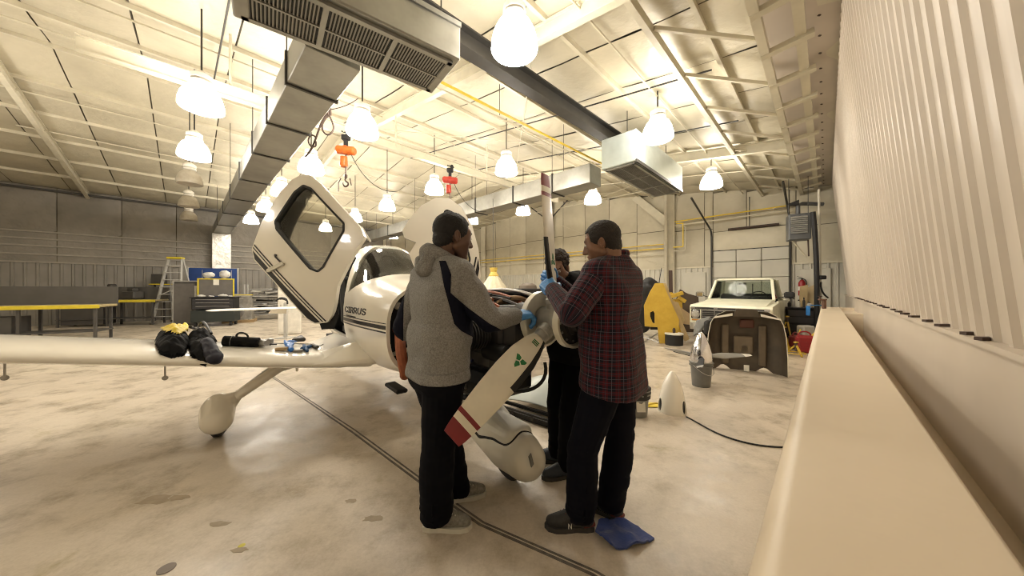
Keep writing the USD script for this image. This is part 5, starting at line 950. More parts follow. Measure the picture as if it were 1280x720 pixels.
# wrapped pallet and rack of parts
c = gnd(297, 404); t = Thing('wrapped_pallet', 'plastic-wrapped load on a pallet right of the tool chest', 'pallet', (c[0], c[1], 0), 30)
for y in (0, .3, .6):
    t.part('runner', box(.95, .09, .10, (0, y + .1, .05)), M_CARD)
for x in np.linspace(-.42, .42, 6): t.part('deck_board', box(.12, .85, .02, (x, .4, .11)), M_CARD)
t.part('load', bumpy(fine(hullpts([(-.4, .1, .12), (.42, .1, .12), (.42, .75, .12), (-.4, .75, .12), (-.35, .15, 1.05), (.38, .12, 1.0), (.3, .7, 1.1), (-.3, .7, 1.1), (.45, .2, .6)]), .08), .05, 4), mat('cloudy_wrap', (.33, .31, .27), .3, scale=4, color2=(.18, .17, .15), bump=.5, bscale=12, bdist=.03)); t.part('yellow_strap', box(.9, .02, .03, (0, .08, 1.08)), M_YELP); t.part('wheel_load', lathe([(.12, -.06), (.26, -.06), (.30, 0), (.26, .06), (.12, .06)], 20, (-.1, .06, .45), (.2, 1, 0)), mat('grey_wheel', (.16, .15, .14), .5))
c = gnd(334, 399.5); t = Thing('parts_rack', 'rack heaped with grey aircraft panels and fairings left of the raised door', 'rack', (c[0], c[1], 0), 30); FX, FY = .75, .6
for x in (-FX, FX):
    for y in (0, FY): t.part('post', box(.05, .05, 1.5, (x, y, .75)), M_FIB)
for z in (.22, .62, 1.0): t.part('shelf', box(2 * FX, FY, .03, (0, FY / 2, z)), M_FIB)
R0 = t
kinds = ['curved grey fairing', 'pale long panel', 'dark folded cowl piece', 'bent aluminium strip', 'whitish wing root panel', 'grey duct half', 'small dark bracket']
for k_ in range(22):
    lvl = [.235, .235, .635, .635, 1.015, 1.015][k_ % 6]; x = -.5 + 1.0 * ((k_ * 37) % 11) / 10; dz = .05 + .10 * ((k_ // 6) % 3); y = .12 + .36 * ((k_ * 5) % 7) / 6
    L, W_ = .5 + .35 * RNG.random(), .12 + .2 * RNG.random(); p = (R0.M @ np.r_[x * .7, y, lvl + dz, 1])[:3]; a = RNG.normal(0, .25); tl = RNG.normal(0, .12); X_ = np.array([math.cos(a + .5), math.sin(a + .5), tl]); X_ /= np.linalg.norm(X_); Y_ = np.cross(Z, X_); Y_ /= np.linalg.norm(Y_)
    arc = np.linspace(-1, 1, 7); ring = [np.array([[s, W_ / 2 * q, .07 * (1 - q * q) * (1 - .3 * abs(s)) + d] for q in (arc if d == 0 else arc[::-1]) ]) for s in () for d in ()]
    top = lambda s, d: [(s * L / 2, W_ / 2 * q, .06 * (1 - q * q) + d) for q in arc]
    m = place(loft([np.array(top(s, .006) + top(s, -.006)[::-1]) for s in (-1, -.3, .4, 1)]), p, X_, Y_)
    mm = [mat('part_grey', (.22, .21, .19), .45, metal=.3), mat('part_pale', (.56, .54, .48), .4), mat('part_dark', (.035, .033, .03), .5), M_ALU, mat('part_pale', (.56, .54, .48), .4), mat('part_grey', (.22, .21, .19), .45), M_BLK][k_ % 7]
    tone = ['grey', 'cream', 'dark', 'bare metal', 'cream', 'grey', 'black'][k_ % 7]; shelf_ = ['lowest', 'lowest', 'middle', 'middle', 'top', 'top'][k_ % 6]
    solo('spare_panel', m, mm, f'{tone} curved spare panel heaped on the {shelf_} shelf of the parts rack', 'spare part', group=f'{tone} panels on the {shelf_} rack shelf')
# white storage cabinet partly behind the raised door, blanket chest
c = at(359, 397, 9.2); t = Thing('storage_cabinet', 'white storage cabinet partly hidden behind the raised near door', 'cabinet', (c[0], 9.2, 0), 30); t.part('body', box(.55, .45, 1.42, (.05, .25, .72), .02), mat('cabinet_white', (.70, .67, .60), .4)); t.part('door', box(.52, .02, 1.30, (.05, .02, .72), .006), mat('cabinet_white', (.70, .67, .60), .4)); t.part('handle', box(.02, .03, .16, (-.15, .0, .8), .005), M_ALU)
c = at(357, 375, 8.6); t = Thing('tail_stand', 'grey stand with a black bent cap in front of the white cabinet', 'stand', (c[0], 8.6, 0)); t.part('post', box(.09, .07, .94, (.0, 0, .49), .02), M_FIB); t.part('cap', tube(spline([(-.26, 0, 1.0), (-.12, 0, 1.07), (.02, 0, 1.03), (.05, 0, .92)], 14), [.02] * 4 + [.035] * 6 + [.02] * 4, 8), M_BLK); t.part('foot', box(.35, .35, .03, (0, 0, .015), .006), M_FIB)
# back of the hall, middle
c = at(617, 380, 9.5); t = Thing('wrapped_propeller', 'pale plastic-draped pyramid tied with yellow at the top, behind the grey hoodie', 'draped load', (c[0], 9.5, 0))
cone = lathe([(0, 0), (.80, 0), (.75, .35), (.60, .9), (.34, 1.4), (.13, 1.72), (.06, 1.85), (.09, 1.92), (0, 1.95)], 40); v = cone.vertices; a = np.arctan2(v[:, 1], v[:, 0]); k_ = 1 + .10 * np.sin(a * 7 + 1) * (1 - v[:, 2] / 2.2) + .05 * np.sin(a * 13); cone.vertices = v * np.c_[k_, k_, np.ones(len(v))]
t.part('cover', fine(cone, .12), mat('clear_drape', (.70, .62, .44), .3, scale=3, color2=(.58, .52, .38), bump=.5, bscale=8, bdist=.04), smooth=60); t.part('tie', lathe([(.055, 1.74), (.14, 1.66), (.15, 1.72), (.09, 1.82), (.12, 1.95), (.05, 1.9)], 18), mat('yellow_tie', (.66, .48, .10), .5)); t.part('tether', cyl((0, 0, 1.9), (-.02, 0, 4.0), .008, n=5), M_DSTEEL)
c = at(662, 372, 9.0); t = Thing('dark_bin', 'dark bin with a rounded brown lid beyond the propeller hub', 'bin', (c[0], 9.0, 0)); t.part('body', hullpts([(s * .36, y, 0) for s in (-1, 1) for y in (-.2, .25)] + [(s * .42, y, 1.30) for s in (-1, 1) for y in (-.25, .3)]), M_BLK); t.part('rim', box(.9, .6, .05, (0, .02, 1.31), .015), M_BLK); t.part('lid', lathe([(0, 1.33), (.26, 1.33), (.24, 1.42), (.15, 1.48), (0, 1.5)], 24, (-.05, 0, 0)), mat('brown_lid', (.13, .10, .07), .5))
# lower half of the engine cowling on the floor behind the nose wheel
t = Thing('lower_cowling', 'pale lower engine cowling with a black flange lying on the floor behind the nose wheel', 'cowling', tuple(gnd(668, 530)))
A0, A1 = gnd(623, 513), gnd(722, 545); A0[2] = A1[2] = .03; dd = (A1 - A0) / np.linalg.norm(A1 - A0); nn = np.array([-dd[1], dd[0], 0])
t.part('flange', cat(beam(A0, A1, .07, .05), beam(A0 + nn * .06 + Z * .06, A1 + nn * .06 + Z * .06, .03, .03), beam(A0 - nn * .04 + Z * .05, A1 - nn * .04 + Z * .05, .02, .02)), M_BLK, world=True)
for f in (.25, .5, .75): t.part('catch', cyl(A0 + (A1 - A0) * f - nn * .045 + Z * .02, A0 + (A1 - A0) * f - nn * .05 + Z * .02, .02, n=10), M_ENG, world=True)
rows = []
for s in np.linspace(0, 1, 10):
    rows.append([A0 + (A1 - A0) * s + nn * (.06 + .75 * q) + Z * (.04 + .30 * math.sin(math.pi * (.10 + .8 * q)) * (1 - .5 * (2 * s - 1) ** 2)) for q in np.linspace(0, 1, 12)])
P = np.array(rows); t.part('shell', cat(grid(P), grid(P - Z * .008, True)), mat('cowling_pale_blue', (.50, .55, .53), .35, scale=2, color2=(.42, .47, .46)), smooth=True, world=True)
# ================================================================ people
def v3(*a): return np.array(a, float)
def unit(a): a = np.asarray(a, float); return a / np.linalg.norm(a)
def lerp(a, b, t): return np.asarray(a) * (1 - t) + np.asarray(b) * t
def xf(m, o, X, Y, Zx, k=1.0):
    return m.transform(np.c_[np.stack([np.asarray(X) * k, np.asarray(Y) * k, np.asarray(Zx) * k], 1), o])
def ell(c, r, n=28): return Manifold.sphere(1.0, n).scale(tuple(r)).translate(tuple(c))
def head_local():
    skull = ell((-.012, 0, .035), (.098, .077, .088)); 
    face = hulls(((.058, .030, .03), .030), ((.058, -.030, .03), .030), ((.052, .044, -.022), .026), ((.052, -.044, -.022), .026), ((.0, .050, -.055), .022), ((.0, -.050, -.055), .022), ((.062, .012, -.092), .022), ((.062, -.012, -.092), .022))
    brow = hulls(((.078, .030, .030), .014), ((.078, -.030, .030), .014), ((.084, 0, .026), .012))
    nose = hulls(((.088, 0, .012), .009), ((.108, 0, -.030), .012), ((.085, .012, -.034), .010), ((.085, -.012, -.034), .010))
    lips = hulls(((.078, .020, -.062), .010), ((.078, -.020, -.062), .010), ((.088, 0, -.058), .010)) + hulls(((.076, .016, -.072), .009), ((.076, -.016, -.072), .009), ((.085, 0, -.072), .010))
    chin = sph((.074, 0, -.098), .020)
    h = union([skull, face, brow, nose, lips, chin])
    for s in (-1, 1): h = h - ell((.094, s * .031, .006), (.016, .016, .011))
    ears = []
    for s in (-1, 1): ears.append(ell((0, 0, 0), (.017, .011, .032)).rotate((0, -12, s * 18)).translate((-.008, s * .080, -.004)) - ell((.004, s * .010, .004), (.009, .008, .018)).translate((-.008, s * .080, -.004)))
    return union([h] + ears)
HEADL = head_local()
def hair_local(kind):
    if kind == 'curly':
        h = union([ell((-.022, 0, .052), (.106, .090, .090)), ell((-.07, 0, -.02), (.052, .07, .075))])
    else: h = union([ell((-.015, 0, .040), (.104, .083, .094)), ell((-.055, 0, -.018), (.056, .066, .066))])
    cut = [tri(box(.2, .3, .18, (.158, 0, -.020))), tri(box(.14, .3, .2, (.05, 0, -.115)))]
    c = hullpts([(.055, y, .075) for y in (-.2, .2)] + [(.2, y, .11) for y in (-.2, .2)] + [(.030, y, -.3) for y in (-.2, .2)] + [(.2, y, -.3) for y in (-.2, .2)])
    ear = union([ell((-.004, s * .085, -.016), (.026, .05, .036)) for s in (-1, 1)]); low = hullpts([(-.035, y, -.045) for y in (-.2, .2)] + [(.2, y, .012) for y in (-.2, .2)] + [(-.035, y, -.3) for y in (-.2, .2)] + [(.2, y, -.3) for y in (-.2, .2)])
    return h - c - ear - low
def hand_parts(w, d, pn, s, curl=(.5, .7, .5), spread=.0, thumb=(.55, .62, -.35), k=1.0, g=0.0):
    """Palm and five fingers from wrist w along d; pn is the way the palm faces; s = +1 puts the thumb to the left of d seen from the back."""
    d = unit(d); pn = unit(np.asarray(pn) - d * (np.asarray(pn) @ d)); y = np.cross(-pn, d) * s
    T = lambda x, yy, z: w + k * (d * x + y * yy - pn * z)
    ks = [(.088, .030), (.093, .010), (.090, -.010), (.082, -.028)]; out = [hulls((T(.0, .016, 0), .021 * k + g), (T(.0, -.016, 0), .021 * k + g), (T(.084, .030, 0), .0135 * k + g), (T(.09, .01, 0), .0145 * k + g), (T(.078, -.029, 0), .0125 * k + g), n=14)]
    for i, (x, yy) in enumerate(ks):
        a = 0.0; p = np.array([x, yy + .0, 0.0]); pts = [p]; sc = (1.0, 1.1, 1.03, .82)[i]
        for L, c in zip((.044, .028, .022), curl):
            a += c * (1 + .08 * i); p = p + sc * L * np.array([math.cos(a), spread * (1.5 - i) * .3, -math.sin(a)]); pts.append(p)
        rr = [.0105, .0098, .0088, .0078]
        for q in range(3): out.append(bone(T(*pts[q]), rr[q] * k + g, T(*pts[q + 1]), rr[q + 1] * k + g, 12))
    td = unit(thumb); p0 = np.array([.022, .022, -.004]); p1 = p0 + td * .042; p2 = p1 + unit(td * [1, .5, 1.4]) * .032; p3 = p2 + unit(td * [1, .1, 1.8]) * .024
    out += [bone(T(*p0), .0155 * k + g, T(*p1), .0125 * k + g, 12), bone(T(*p1), .0125 * k + g, T(*p2), .0105 * k + g, 12), bone(T(*p2), .0105 * k + g, T(*p3), .0088 * k + g, 12)]
    return out
def uv_around(m, chain, ref, rad):
    """uv of a tube-like garment: v runs along its bones, u around them (metres)."""
    v = m.vertices; best = np.full(len(v), 1e9); uv = np.zeros((len(v), 2)); base = 0
    for a, b in zip(chain[:-1], chain[1:]):
        d = b - a; L = np.linalg.norm(d); d = d / L; t = np.clip((v - a) @ d, -.1 if base == 0 else 0, L if not np.allclose(b, chain[-1]) else L + .2); q = a + t[:, None] * d; dist = np.linalg.norm(v - q, axis=1)
        x = unit(ref - d * (ref @ d)); y = np.cross(d, x); r = v - q; ang = np.arctan2(r @ y, r @ x); m_ = dist < best; best[m_] = dist[m_]; uv[m_] = np.stack([ang * rad, base + t], 1)[m_]; base += L
    return uv
M_NITR = mat('nitrile_glove_blue', (.075, .27, .62), .4, scale=30, bump=.25, bscale=60)
def cloth(name, c, **k): return mat(name, c, k.pop('rough', .85), scale=k.pop('scale', 60), var=k.pop('var', .12), bump=.25, bscale=k.pop('bscale', 400), bdist=.003, sheen=k.pop('sheen', .0), spec=.12)
def plaid():
    nav, red, gry = (.006, .006, .014), (.085, .008, .014), (.11, .10, .12)
    N = {'tc': ('texture_coordinate', {}), 's': ('separate_xyz', {}), 'p': ('principled_bsdf', {'roughness': .85, 'specular_ior_level': .2, 'sheen_weight': .1}), 'n': ('noise_texture', {'scale': 300.0}), 'b': ('bump', {'strength': .2, 'distance': .003})}; L = [('tc.UV', 's.vector'), ('tc.object', 'n.vector'), ('n.fac', 'b.height'), ('b.normal', 'p.normal')]
    for ax in 'xy':
        N[ax + 'm'] = ('math', {'math_type': 'multiply', 'value2': 1 / .046}); N[ax + 'f'] = ('math', {'math_type': 'fraction'}); L += [(f's.{ax}', ax + 'm.value1'), (ax + 'm.value', ax + 'f.value1')]
        N[ax + 'r'] = ('rgb_ramp', {'interpolate': False, 'ramp': [(0, nav), (.40, nav), (.46, red), (.58, red), (.63, nav), (.70, red), (.84, red), (.88, nav), (1, nav)]}); N[ax + 'w'] = ('rgb_ramp', {'interpolate': False, 'ramp': [(0, (0, 0, 0)), (.13, gry), (.18, (0, 0, 0)), (.68, (.06, .06, .08)), (.71, (0, 0, 0)), (1, (0, 0, 0))]})
        L += [(ax + 'f.value', ax + 'r.fac'), (ax + 'f.value', ax + 'w.fac')]
    N['mx'] = ('mix', {'fac': .5}); N['l1'] = ('mix', {'mix_type': 'lighten', 'fac': .8}); N['l2'] = ('mix', {'mix_type': 'lighten', 'fac': .8})
    L += [('xr.color', 'mx.color1'), ('yr.color', 'mx.color2'), ('mx.color', 'l1.color1'), ('xw.color', 'l1.color2'), ('l1.color', 'l2.color1'), ('yw.color', 'l2.color2'), ('l2.color', 'p.base_color')]
    return usdkit.material(stage, '/World/Looks/plaid_flannel', N, L, surface='p.BSDF')
M_PLAID = plaid()
M_EYE = mat('eye_white', (.6, .57, .52), .25); M_IRIS = mat('iris_dark', (.02, .012, .008), .2)

class Person:
    """Body (one skin), clothes and hair as children. J: joints in world coordinates; R/L are the person's own right and left."""
    def __init__(s, label, J, F, head_f, head_up, skin, base, hk=1.0):
        s.t = Thing('person', label, 'person', base); s.J = J; s.F = unit(F); s.Lf = unit(np.cross(Z, s.F)); s.skin = skin; s.hf = unit(head_f); s.hk = hk; s.hu = unit(np.asarray(head_up) - s.hf * (np.asarray(head_up) @ s.hf)); s.hl = np.cross(s.hu, s.hf)
    def add(s, name, m, mt, parent=None, **k): return s.t.part(name, m, mt, parent=parent, world=True, smooth=k.pop('smooth', True), **k)
    def pts(s):
        J = s.J; P = lerp(J['hipL'], J['hipR'], .5) + v3(0, 0, .06); N = J['neck']; s.P, s.N = P, N; s.C = lerp(P, N, .66); s.B = lerp(P, N, .32); return P, N, s.C, s.B
    def torso(s, g, belly=.0):
        J = s.J; P, N, C, B = s.pts(); L, F = s.Lf, s.F
        return [hulls((J['shL'], .062 + g), (J['shR'], .062 + g), (C + L * .085, .105 + g), (C - L * .085, .105 + g)), hulls((C + L * .085, .105 + g), (C - L * .085, .105 + g), (B + L * .075 + F * belly, .105 + g), (B - L * .075 + F * belly, .105 + g)),
                hulls((B + L * .075 + F * belly, .105 + g), (B - L * .075 + F * belly, .105 + g), (P + L * .075, .112 + g), (P - L * .075, .112 + g)), hulls((J['shL'] + v3(0, 0, .01), .05 + g), (J['shR'] + v3(0, 0, .01), .05 + g), (N, .055 + g), (N - F * .02, .055 + g))]
    def sleeve(s, q, g):
        J = s.J; return [bone(J['sh' + q], .060 + g, J['el' + q], .046 + g), bone(J['el' + q], .046 + g, J['wr' + q], .030 + g * .9)]
    def legs(s, q, g, flare=.0):
        J = s.J; P = s.P; hp, kn, an = J['hip' + q], J['knee' + q], J['ank' + q]
        return [hulls((hp, .092 + g * .8), (kn, .060 + g)), hulls((kn, .060 + g), (lerp(kn, an, .35) - s.F * .012, .058 + g), (an, .040 + g + flare))]
    def body(s, hands):
        J = s.J; P, N, C, B = s.pts(); ms = s.torso(-.012) + sum([s.sleeve(q, -.012) + s.legs(q, -.012) for q in 'LR'], [])
        ms += [hulls((P + s.Lf * .08, .10), (P - s.Lf * .08, .10), (J['hipL'], .085), (J['hipR'], .085))]
        hc = J['head']; ms += [hulls((N, .056), (hc - s.hf * .035 - s.hu * .055, .054))]
        for q in 'LR':
            a, f = J['ank' + q], J['foot' + q]; ms.append(hulls((a - f * .03 + v3(0, 0, -.04), .028), (a, .034), (a + f * .13 + v3(0, 0, -.055), .024)))
        for q, hnd in hands.items(): ms += hand_parts(J['wr' + q], **hnd)
        m = tri(union(ms).refine_to_length(.016)); m = trimesh.Trimesh(m.vertices, m.faces, process=True); trimesh.smoothing.filter_taubin(m, lamb=.5, nu=.52, iterations=6)
        hd = tri(xf(HEADL, hc, s.hf, s.hl, s.hu, s.hk).refine_to_length(.007)); hd = trimesh.Trimesh(hd.vertices, hd.faces, process=True); trimesh.smoothing.filter_taubin(hd, lamb=.5, nu=.52, iterations=5)
        try: bm = man(m) + man(hd)
        except Exception: bm = cat(m, hd)
        s.add('body', bm, s.skin)
        for sd in (-1, 1):
            e = s.add('eye', tri(xf(ell((.080, sd * .031, .006), (.0125, .0125, .0125), 16), hc, s.hf, s.hl, s.hu, s.hk)), M_EYE); s.add('iris', tri(xf(ell((.0885, sd * .031, .004), (.0055, .006, .006), 12), hc, s.hf, s.hl, s.hu, s.hk)), M_IRIS, parent=e)
            s.add('eyebrow', tri(xf(hulls(((.0895, sd * .018, .028), .004), ((.086, sd * .042, .030), .0035), n=8), hc, s.hf, s.hl, s.hu, s.hk)), s.hairm)
    def hair(s, kind, m, amp, freq):
        h = tri(xf(hair_local(kind).refine_to_length(.006), s.J["head"], s.hf, s.hl, s.hu, s.hk)); h = trimesh.Trimesh(h.vertices, h.faces, process=True); trimesh.smoothing.filter_taubin(h, lamb=.5, nu=.52, iterations=4); s.add('hair', bumpy(h, amp, freq, 3), m)
    def glove(s, q, hnd):
        ms = hand_parts(s.J['wr' + q], g=.0022, **hnd); w = s.J['wr' + q]; ms.append(bone(w - unit(hnd['d']) * .05, .033, w + unit(hnd['d']) * .01, .027, 16)); s.add('glove', organic(ms, .006, 6, .0012, 60), M_NITR)
    def trousers(s, m, g=.022, flare=.012, seed=1, amp=.013):
        P = s.P; ms = [hulls((P + s.Lf * .065, .100 + g * .4), (P - s.Lf * .065, .100 + g * .4), (s.J['hipL'] - s.F * .02, .090 + g * .8), (s.J['hipR'] - s.F * .02, .090 + g * .8))]
        for q in 'LR': ms += s.legs(q, g, flare)
        lo = union(ms); z0 = .055; lo = lo.trim_by_plane((0, 0, 1), z0); m_ = tri(lo.refine_to_length(.014)); m_ = trimesh.Trimesh(m_.vertices, m_.faces, process=True); trimesh.smoothing.filter_taubin(m_, lamb=.5, nu=.52, iterations=12)
        v = m_.vertices; n = m_.vertex_normals; low = np.exp(-((v[:, 2] - .12) / .14) ** 2) + .45 * np.exp(-((v[:, 2] - .5) / .14) ** 2) + .25
        f = (meshkit.fbm(v * [7, 7, 19] + seed, 3, seed) - .5) * 2; m_.vertices = v + n * (f * amp * low)[:, None]; s.add('trousers', m_, m)
    def shoe(s, q, upper, sole, accent=None, logo=False):
        J = s.J; a, f = J['ank' + q].copy(), J['foot' + q]; f = unit(v3(f[0], f[1], 0)); l = np.cross(Z, f); o = v3(a[0], a[1], 0); Tm = lambda x, y, z: o + f * x + l * y + Z * z
        out = [(-.075, .0), (-.066, .028), (-.03, .036), (.03, .034), (.09, .044), (.14, .045), (.18, .030), (.198, 0), (.18, -.030), (.14, -.043), (.09, -.042), (.03, -.034), (-.03, -.036), (-.066, -.028)]
        sl = s.add('shoe', organic([hulls((Tm(-.038, 0, .06), .037), (Tm(.0, 0, .10), .040), (Tm(.05, 0, .078), .038)), hulls((Tm(-.038, 0, .05), .038), (Tm(.12, .004, .045), .041), (Tm(.165, 0, .040), .030), (Tm(.05, 0, .072), .038))], .010, 6).copy() if False else tri(man(organic([hulls((Tm(-.038, 0, .06), .037), (Tm(.0, 0, .10), .040), (Tm(.05, 0, .078), .038)), hulls((Tm(-.038, 0, .05), .038), (Tm(.12, .004, .045), .041), (Tm(.165, 0, .040), .030), (Tm(.05, 0, .072), .038))], .010, 6)).trim_by_plane((0, 0, 1), .018)), upper, smooth=50)
        pl = prism(Polygon(out).buffer(.004), .026); s.add('sole', place(pl, o, f, l), sole, parent=sl, smooth=30)
        s.add('laces', cat(*[tri(bone(Tm(.05 + .018 * k, .020, .108 - .008 * k), .0035, Tm(.055 + .018 * k, -.020, .108 - .008 * k), .0035, 8)) for k in range(4)]), sole if accent is None else accent, parent=sl)
        if accent is not None: s.add('heel_patch', tri(hulls((Tm(-.070, .012, .03), .012), (Tm(-.070, -.012, .03), .012), (Tm(-.02, .030, .026), .008), (Tm(-.02, -.030, .026), .008), n=10)), accent, parent=sl)
        if logo:
            for sd in (1,): tx = meshkit.text_mesh('N', .024, .006); s.add('side_mark', place(tx, Tm(.078, sd * .046, .030), -f, unit(Z * 1 - l * .25)), mat('paper_white', (.75, .73, .66), .6), parent=sl, smooth=False)

# ---- the man in the grey hoodie
SK1 = mat('skin_brown', (.115, .058, .036), .5, scale=40, var=.06); SK2 = mat('skin_tan', (.22, .115, .070), .5, scale=40, var=.06); SK3 = mat('skin_olive', (.27, .15, .095), .5, scale=40, var=.06)
H_BLK = mat('hair_black', (.006, .005, .005), .7, scale=200, bump=.6, bscale=260, bdist=.01); H_BRN = mat('hair_dark_brown', (.014, .009, .006), .65, scale=200, bump=.6, bscale=260, bdist=.01); H_CUR = mat('hair_curly_brown', (.030, .018, .011), .7, scale=90, bump=.8, bscale=120, bdist=.02)
F1 = unit(v3(.80, .60, 0)); Lf1 = np.cross(Z, F1)
nk = v3(-.385, 1.755, 1.465)
J1 = dict(neck=nk, shR=nk + v3(.115, -.135, -.055), shL=nk + v3(-.125, .14, -.055), elR=v3(-.115, 1.66, 1.185), wrR=v3(.015, 1.86, 1.185), elL=v3(-.655, 1.95, 1.10), wrL=v3(-.44, 2.08, 1.06), head=v3(-.318, 1.735, 1.625),
          hipR=v3(-.365, 1.72, .86), hipL=v3(-.47, 1.86, .86), kneeR=v3(-.40, 1.74, .49), kneeL=v3(-.405, 1.95, .49), ankR=v3(-.425, 1.80, .09), ankL=v3(-.36, 2.04, .09), footR=v3(1, .0, 0), footL=v3(.95, .3, 0))
p1 = Person('person in a grey hoodie with navy panels, seen from behind, reaching for the propeller hub', J1, F1, v3(.84, .52, -.12), Z, SK1, (-.41, 1.82, 0)); p1.hairm = H_BLK
h1 = {'R': dict(d=v3(.80, .50, .12), pn=v3(.3, .5, -.9), s=1, curl=(.7, .8, .6), k=1.15), 'L': dict(d=v3(.7, .7, -.1), pn=v3(0, 0, -1), s=-1, curl=(.5, .6, .4))}
p1.body(h1); p1.hair('short', H_BLK, .003, 120)
for q in 'RL': p1.glove(q, h1[q])
M_HOOD = cloth('hoodie_grey_marl', (.25, .245, .235), var=.2, scale=140); M_NAVY = cloth('navy_fleece', (.006, .007, .016)); M_TRK = cloth('track_trousers_black', (.0035, .004, .007)); M_SNK = mat('sneaker_grey', (.20, .19, .165), .6, scale=60, var=.2); M_SOLE = mat('sole_off_white', (.58, .56, .49), .5)
p1.trousers(M_TRK, g=.030, flare=.022, seed=4)
ms = p1.torso(.030, .02); ms += [hulls((p1.P + p1.Lf * .075 - Z * .06, .125), (p1.P - p1.Lf * .075 - Z * .06, .125), (p1.B + p1.Lf * .08, .145), (p1.B - p1.Lf * .08, .145))]
ms += p1.sleeve('R', .022) + p1.sleeve('L', .022)
tor = union(ms).trim_by_plane((0, 0, 1), .865)
m = tri(tor.refine_to_length(.013)); m = trimesh.Trimesh(m.vertices, m.faces, process=True); trimesh.smoothing.filter_taubin(m, lamb=.5, nu=.52, iterations=14)
def folds(m, seed, amp, zc, extra=()):
    v, n = m.vertices, m.vertex_normals; w = .35 + .9 * np.exp(-((v[:, 2] - zc) / .10) ** 2)
    for c, r in extra: w = w + 1.2 * np.exp(-(((v - c) ** 2).sum(1)) / r ** 2)
    a = (meshkit.fbm(v * [8, 8, 14] + seed, 3, seed) - .5) * 2; w = w * np.clip((v[:, 2] - v[:, 2].min()) / .07, .12, 1); m.vertices = v + n * (a * amp * w)[:, None]; return m
m = folds(m, 9, .014, .98, [(J1['elR'], .12), (J1['shR'] + v3(0, 0, -.08), .1), (J1['elL'], .12)])
hm = man(m); hood_path = p1.add('hoodie', hm, M_HOOD)
def skin_panel(m, px, y0, y1, off=.003):
    """The part of a garment's outer skin that lies inside an outline, as a panel of its own sewn on it."""
    g = trimesh.Trimesh(m.vertices, m.faces, process=False); g.vertices = m.vertices + m.vertex_normals * off; inn = trimesh.Trimesh(m.vertices - m.vertex_normals * .004, m.faces, process=False)
    fr = man(loft([np.array([at(x, y, y0) for x, y in px]), np.array([at(x, y, y1) for x, y in px])])) if False else None
    P = Polygon(px); T_ = prism(P, 1.0); v = T_.vertices; z = v[:, 2]; Y = np.where(z > .5, y1, y0); T_.vertices = np.stack([(v[:, 0] - CX) / FPX * Y, Y, CAMH + (CY - v[:, 1]) / FPX * Y], 1)
    if T_.volume < 0: T_.invert()
    return (man(g) - man(inn)) ^ man(T_)
p1.add('side_panel', skin_panel(m, [(549, 326), (557, 326), (564, 343), (563, 366), (585, 385), (611, 404), (633, 416), (642, 425), (634, 434), (604, 428), (577, 414), (568, 405), (560, 376), (555, 358)], 1.35, 1.84), M_NAVY, parent=hood_path)
p1.add('side_panel', skin_panel(m, [(484, 380), (497, 366), (503, 352), (506, 340), (508, 340), (506, 356), (504, 385), (504, 442), (494, 436), (484, 415)], 1.6, 2.1), M_NAVY, parent=hood_path)
p1.add('hem_band', organic([hulls((p1.P + p1.Lf * .075 - Z * .045, .150), (p1.P - p1.Lf * .075 - Z * .045, .150), (p1.P + p1.Lf * .07 - Z * .10, .13), (p1.P - p1.Lf * .07 - Z * .10, .13))], .014, 6).slice_plane((0, 0, .860), (0, 0, 1), cap=True).slice_plane((0, 0, .918), (0, 0, -1), cap=True), M_HOOD, parent=hood_path)
A_ = np.linspace(0, 2 * math.pi, 17)[:-1]; N1 = nk + v3(.01, .0, .01); ring = [N1 + F1 * (.085 * math.cos(a) - .005) + Lf1 * .082 * math.sin(a) + Z * (.025 - .045 * max(0, math.cos(a)) + .04 * max(0, -math.cos(a))) for a in A_]
hd = [bone(ring[i], .030 + .016 * max(0, -math.cos(A_[i])), ring[(i + 1) % 16], .030 + .016 * max(0, -math.cos(A_[(i + 1) % 16])), 14) for i in range(16)]
hd += [hulls((N1 - F1 * .085 + Z * .04 + Lf1 * .05, .034), (N1 - F1 * .085 + Z * .04 - Lf1 * .05, .034), (N1 - F1 * .105 - Z * .025 + Lf1 * .03, .040), (N1 - F1 * .105 - Z * .025 - Lf1 * .03, .040)), hulls((N1 - F1 * .12 + Z * .03 - Lf1 * .05, .022), (N1 - F1 * .135 - Z * .03, .024)), hulls((N1 - F1 * .12 + Z * .03 + Lf1 * .05, .022), (N1 - F1 * .135 - Z * .03, .024))]
p1.add('hood', organic(hd, .010, 8, .008, 16, 6), M_HOOD, parent=hood_path)
for q in 'RL': w, e_ = J1['wr' + q], J1['el' + q]; u_ = unit(w - e_); p1.add('cuff', organic([bone(w - u_ * .05, .050, w - u_ * .005, .042, 20)], .010, 3, .003, 30), M_HOOD, parent=hood_path)
for q in 'RL': p1.shoe(q, M_SNK, M_SOLE)

# ---- the man in the plaid shirt
F2 = unit(v3(-.78, .62, 0)); Lf2 = np.cross(Z, F2); nk = v3(.560, 1.765, 1.475)
J2 = dict(neck=nk, shL=nk + v3(-.125, -.135, -.060), shR=nk + v3(.125, .14, -.06), elL=v3(.290, 1.555, 1.225), wrL=v3(.232, 1.80, 1.335), elR=v3(.50, 2.12, 1.20), wrR=v3(.290, 2.04, 1.385), head=v3(.480, 1.715, 1.588),
          hipL=v3(.500, 1.725, .855), hipR=v3(.615, 1.865, .855), kneeL=v3(.385, 1.75, .47), kneeR=v3(.640, 1.90, .47), ankL=v3(.385, 1.80, .09), ankR=v3(.585, 1.90, .09), footL=v3(-1, .02, 0), footR=v3(-.75, .66, 0))
p2 = Person('person in a red and navy plaid shirt and dark jeans, gripping the upright propeller blade', J2, F2, v3(-.90, .36, -.22), v3(-.1, 0, 1), SK2, (.5, 1.82, 0), .92); p2.hairm = H_BRN
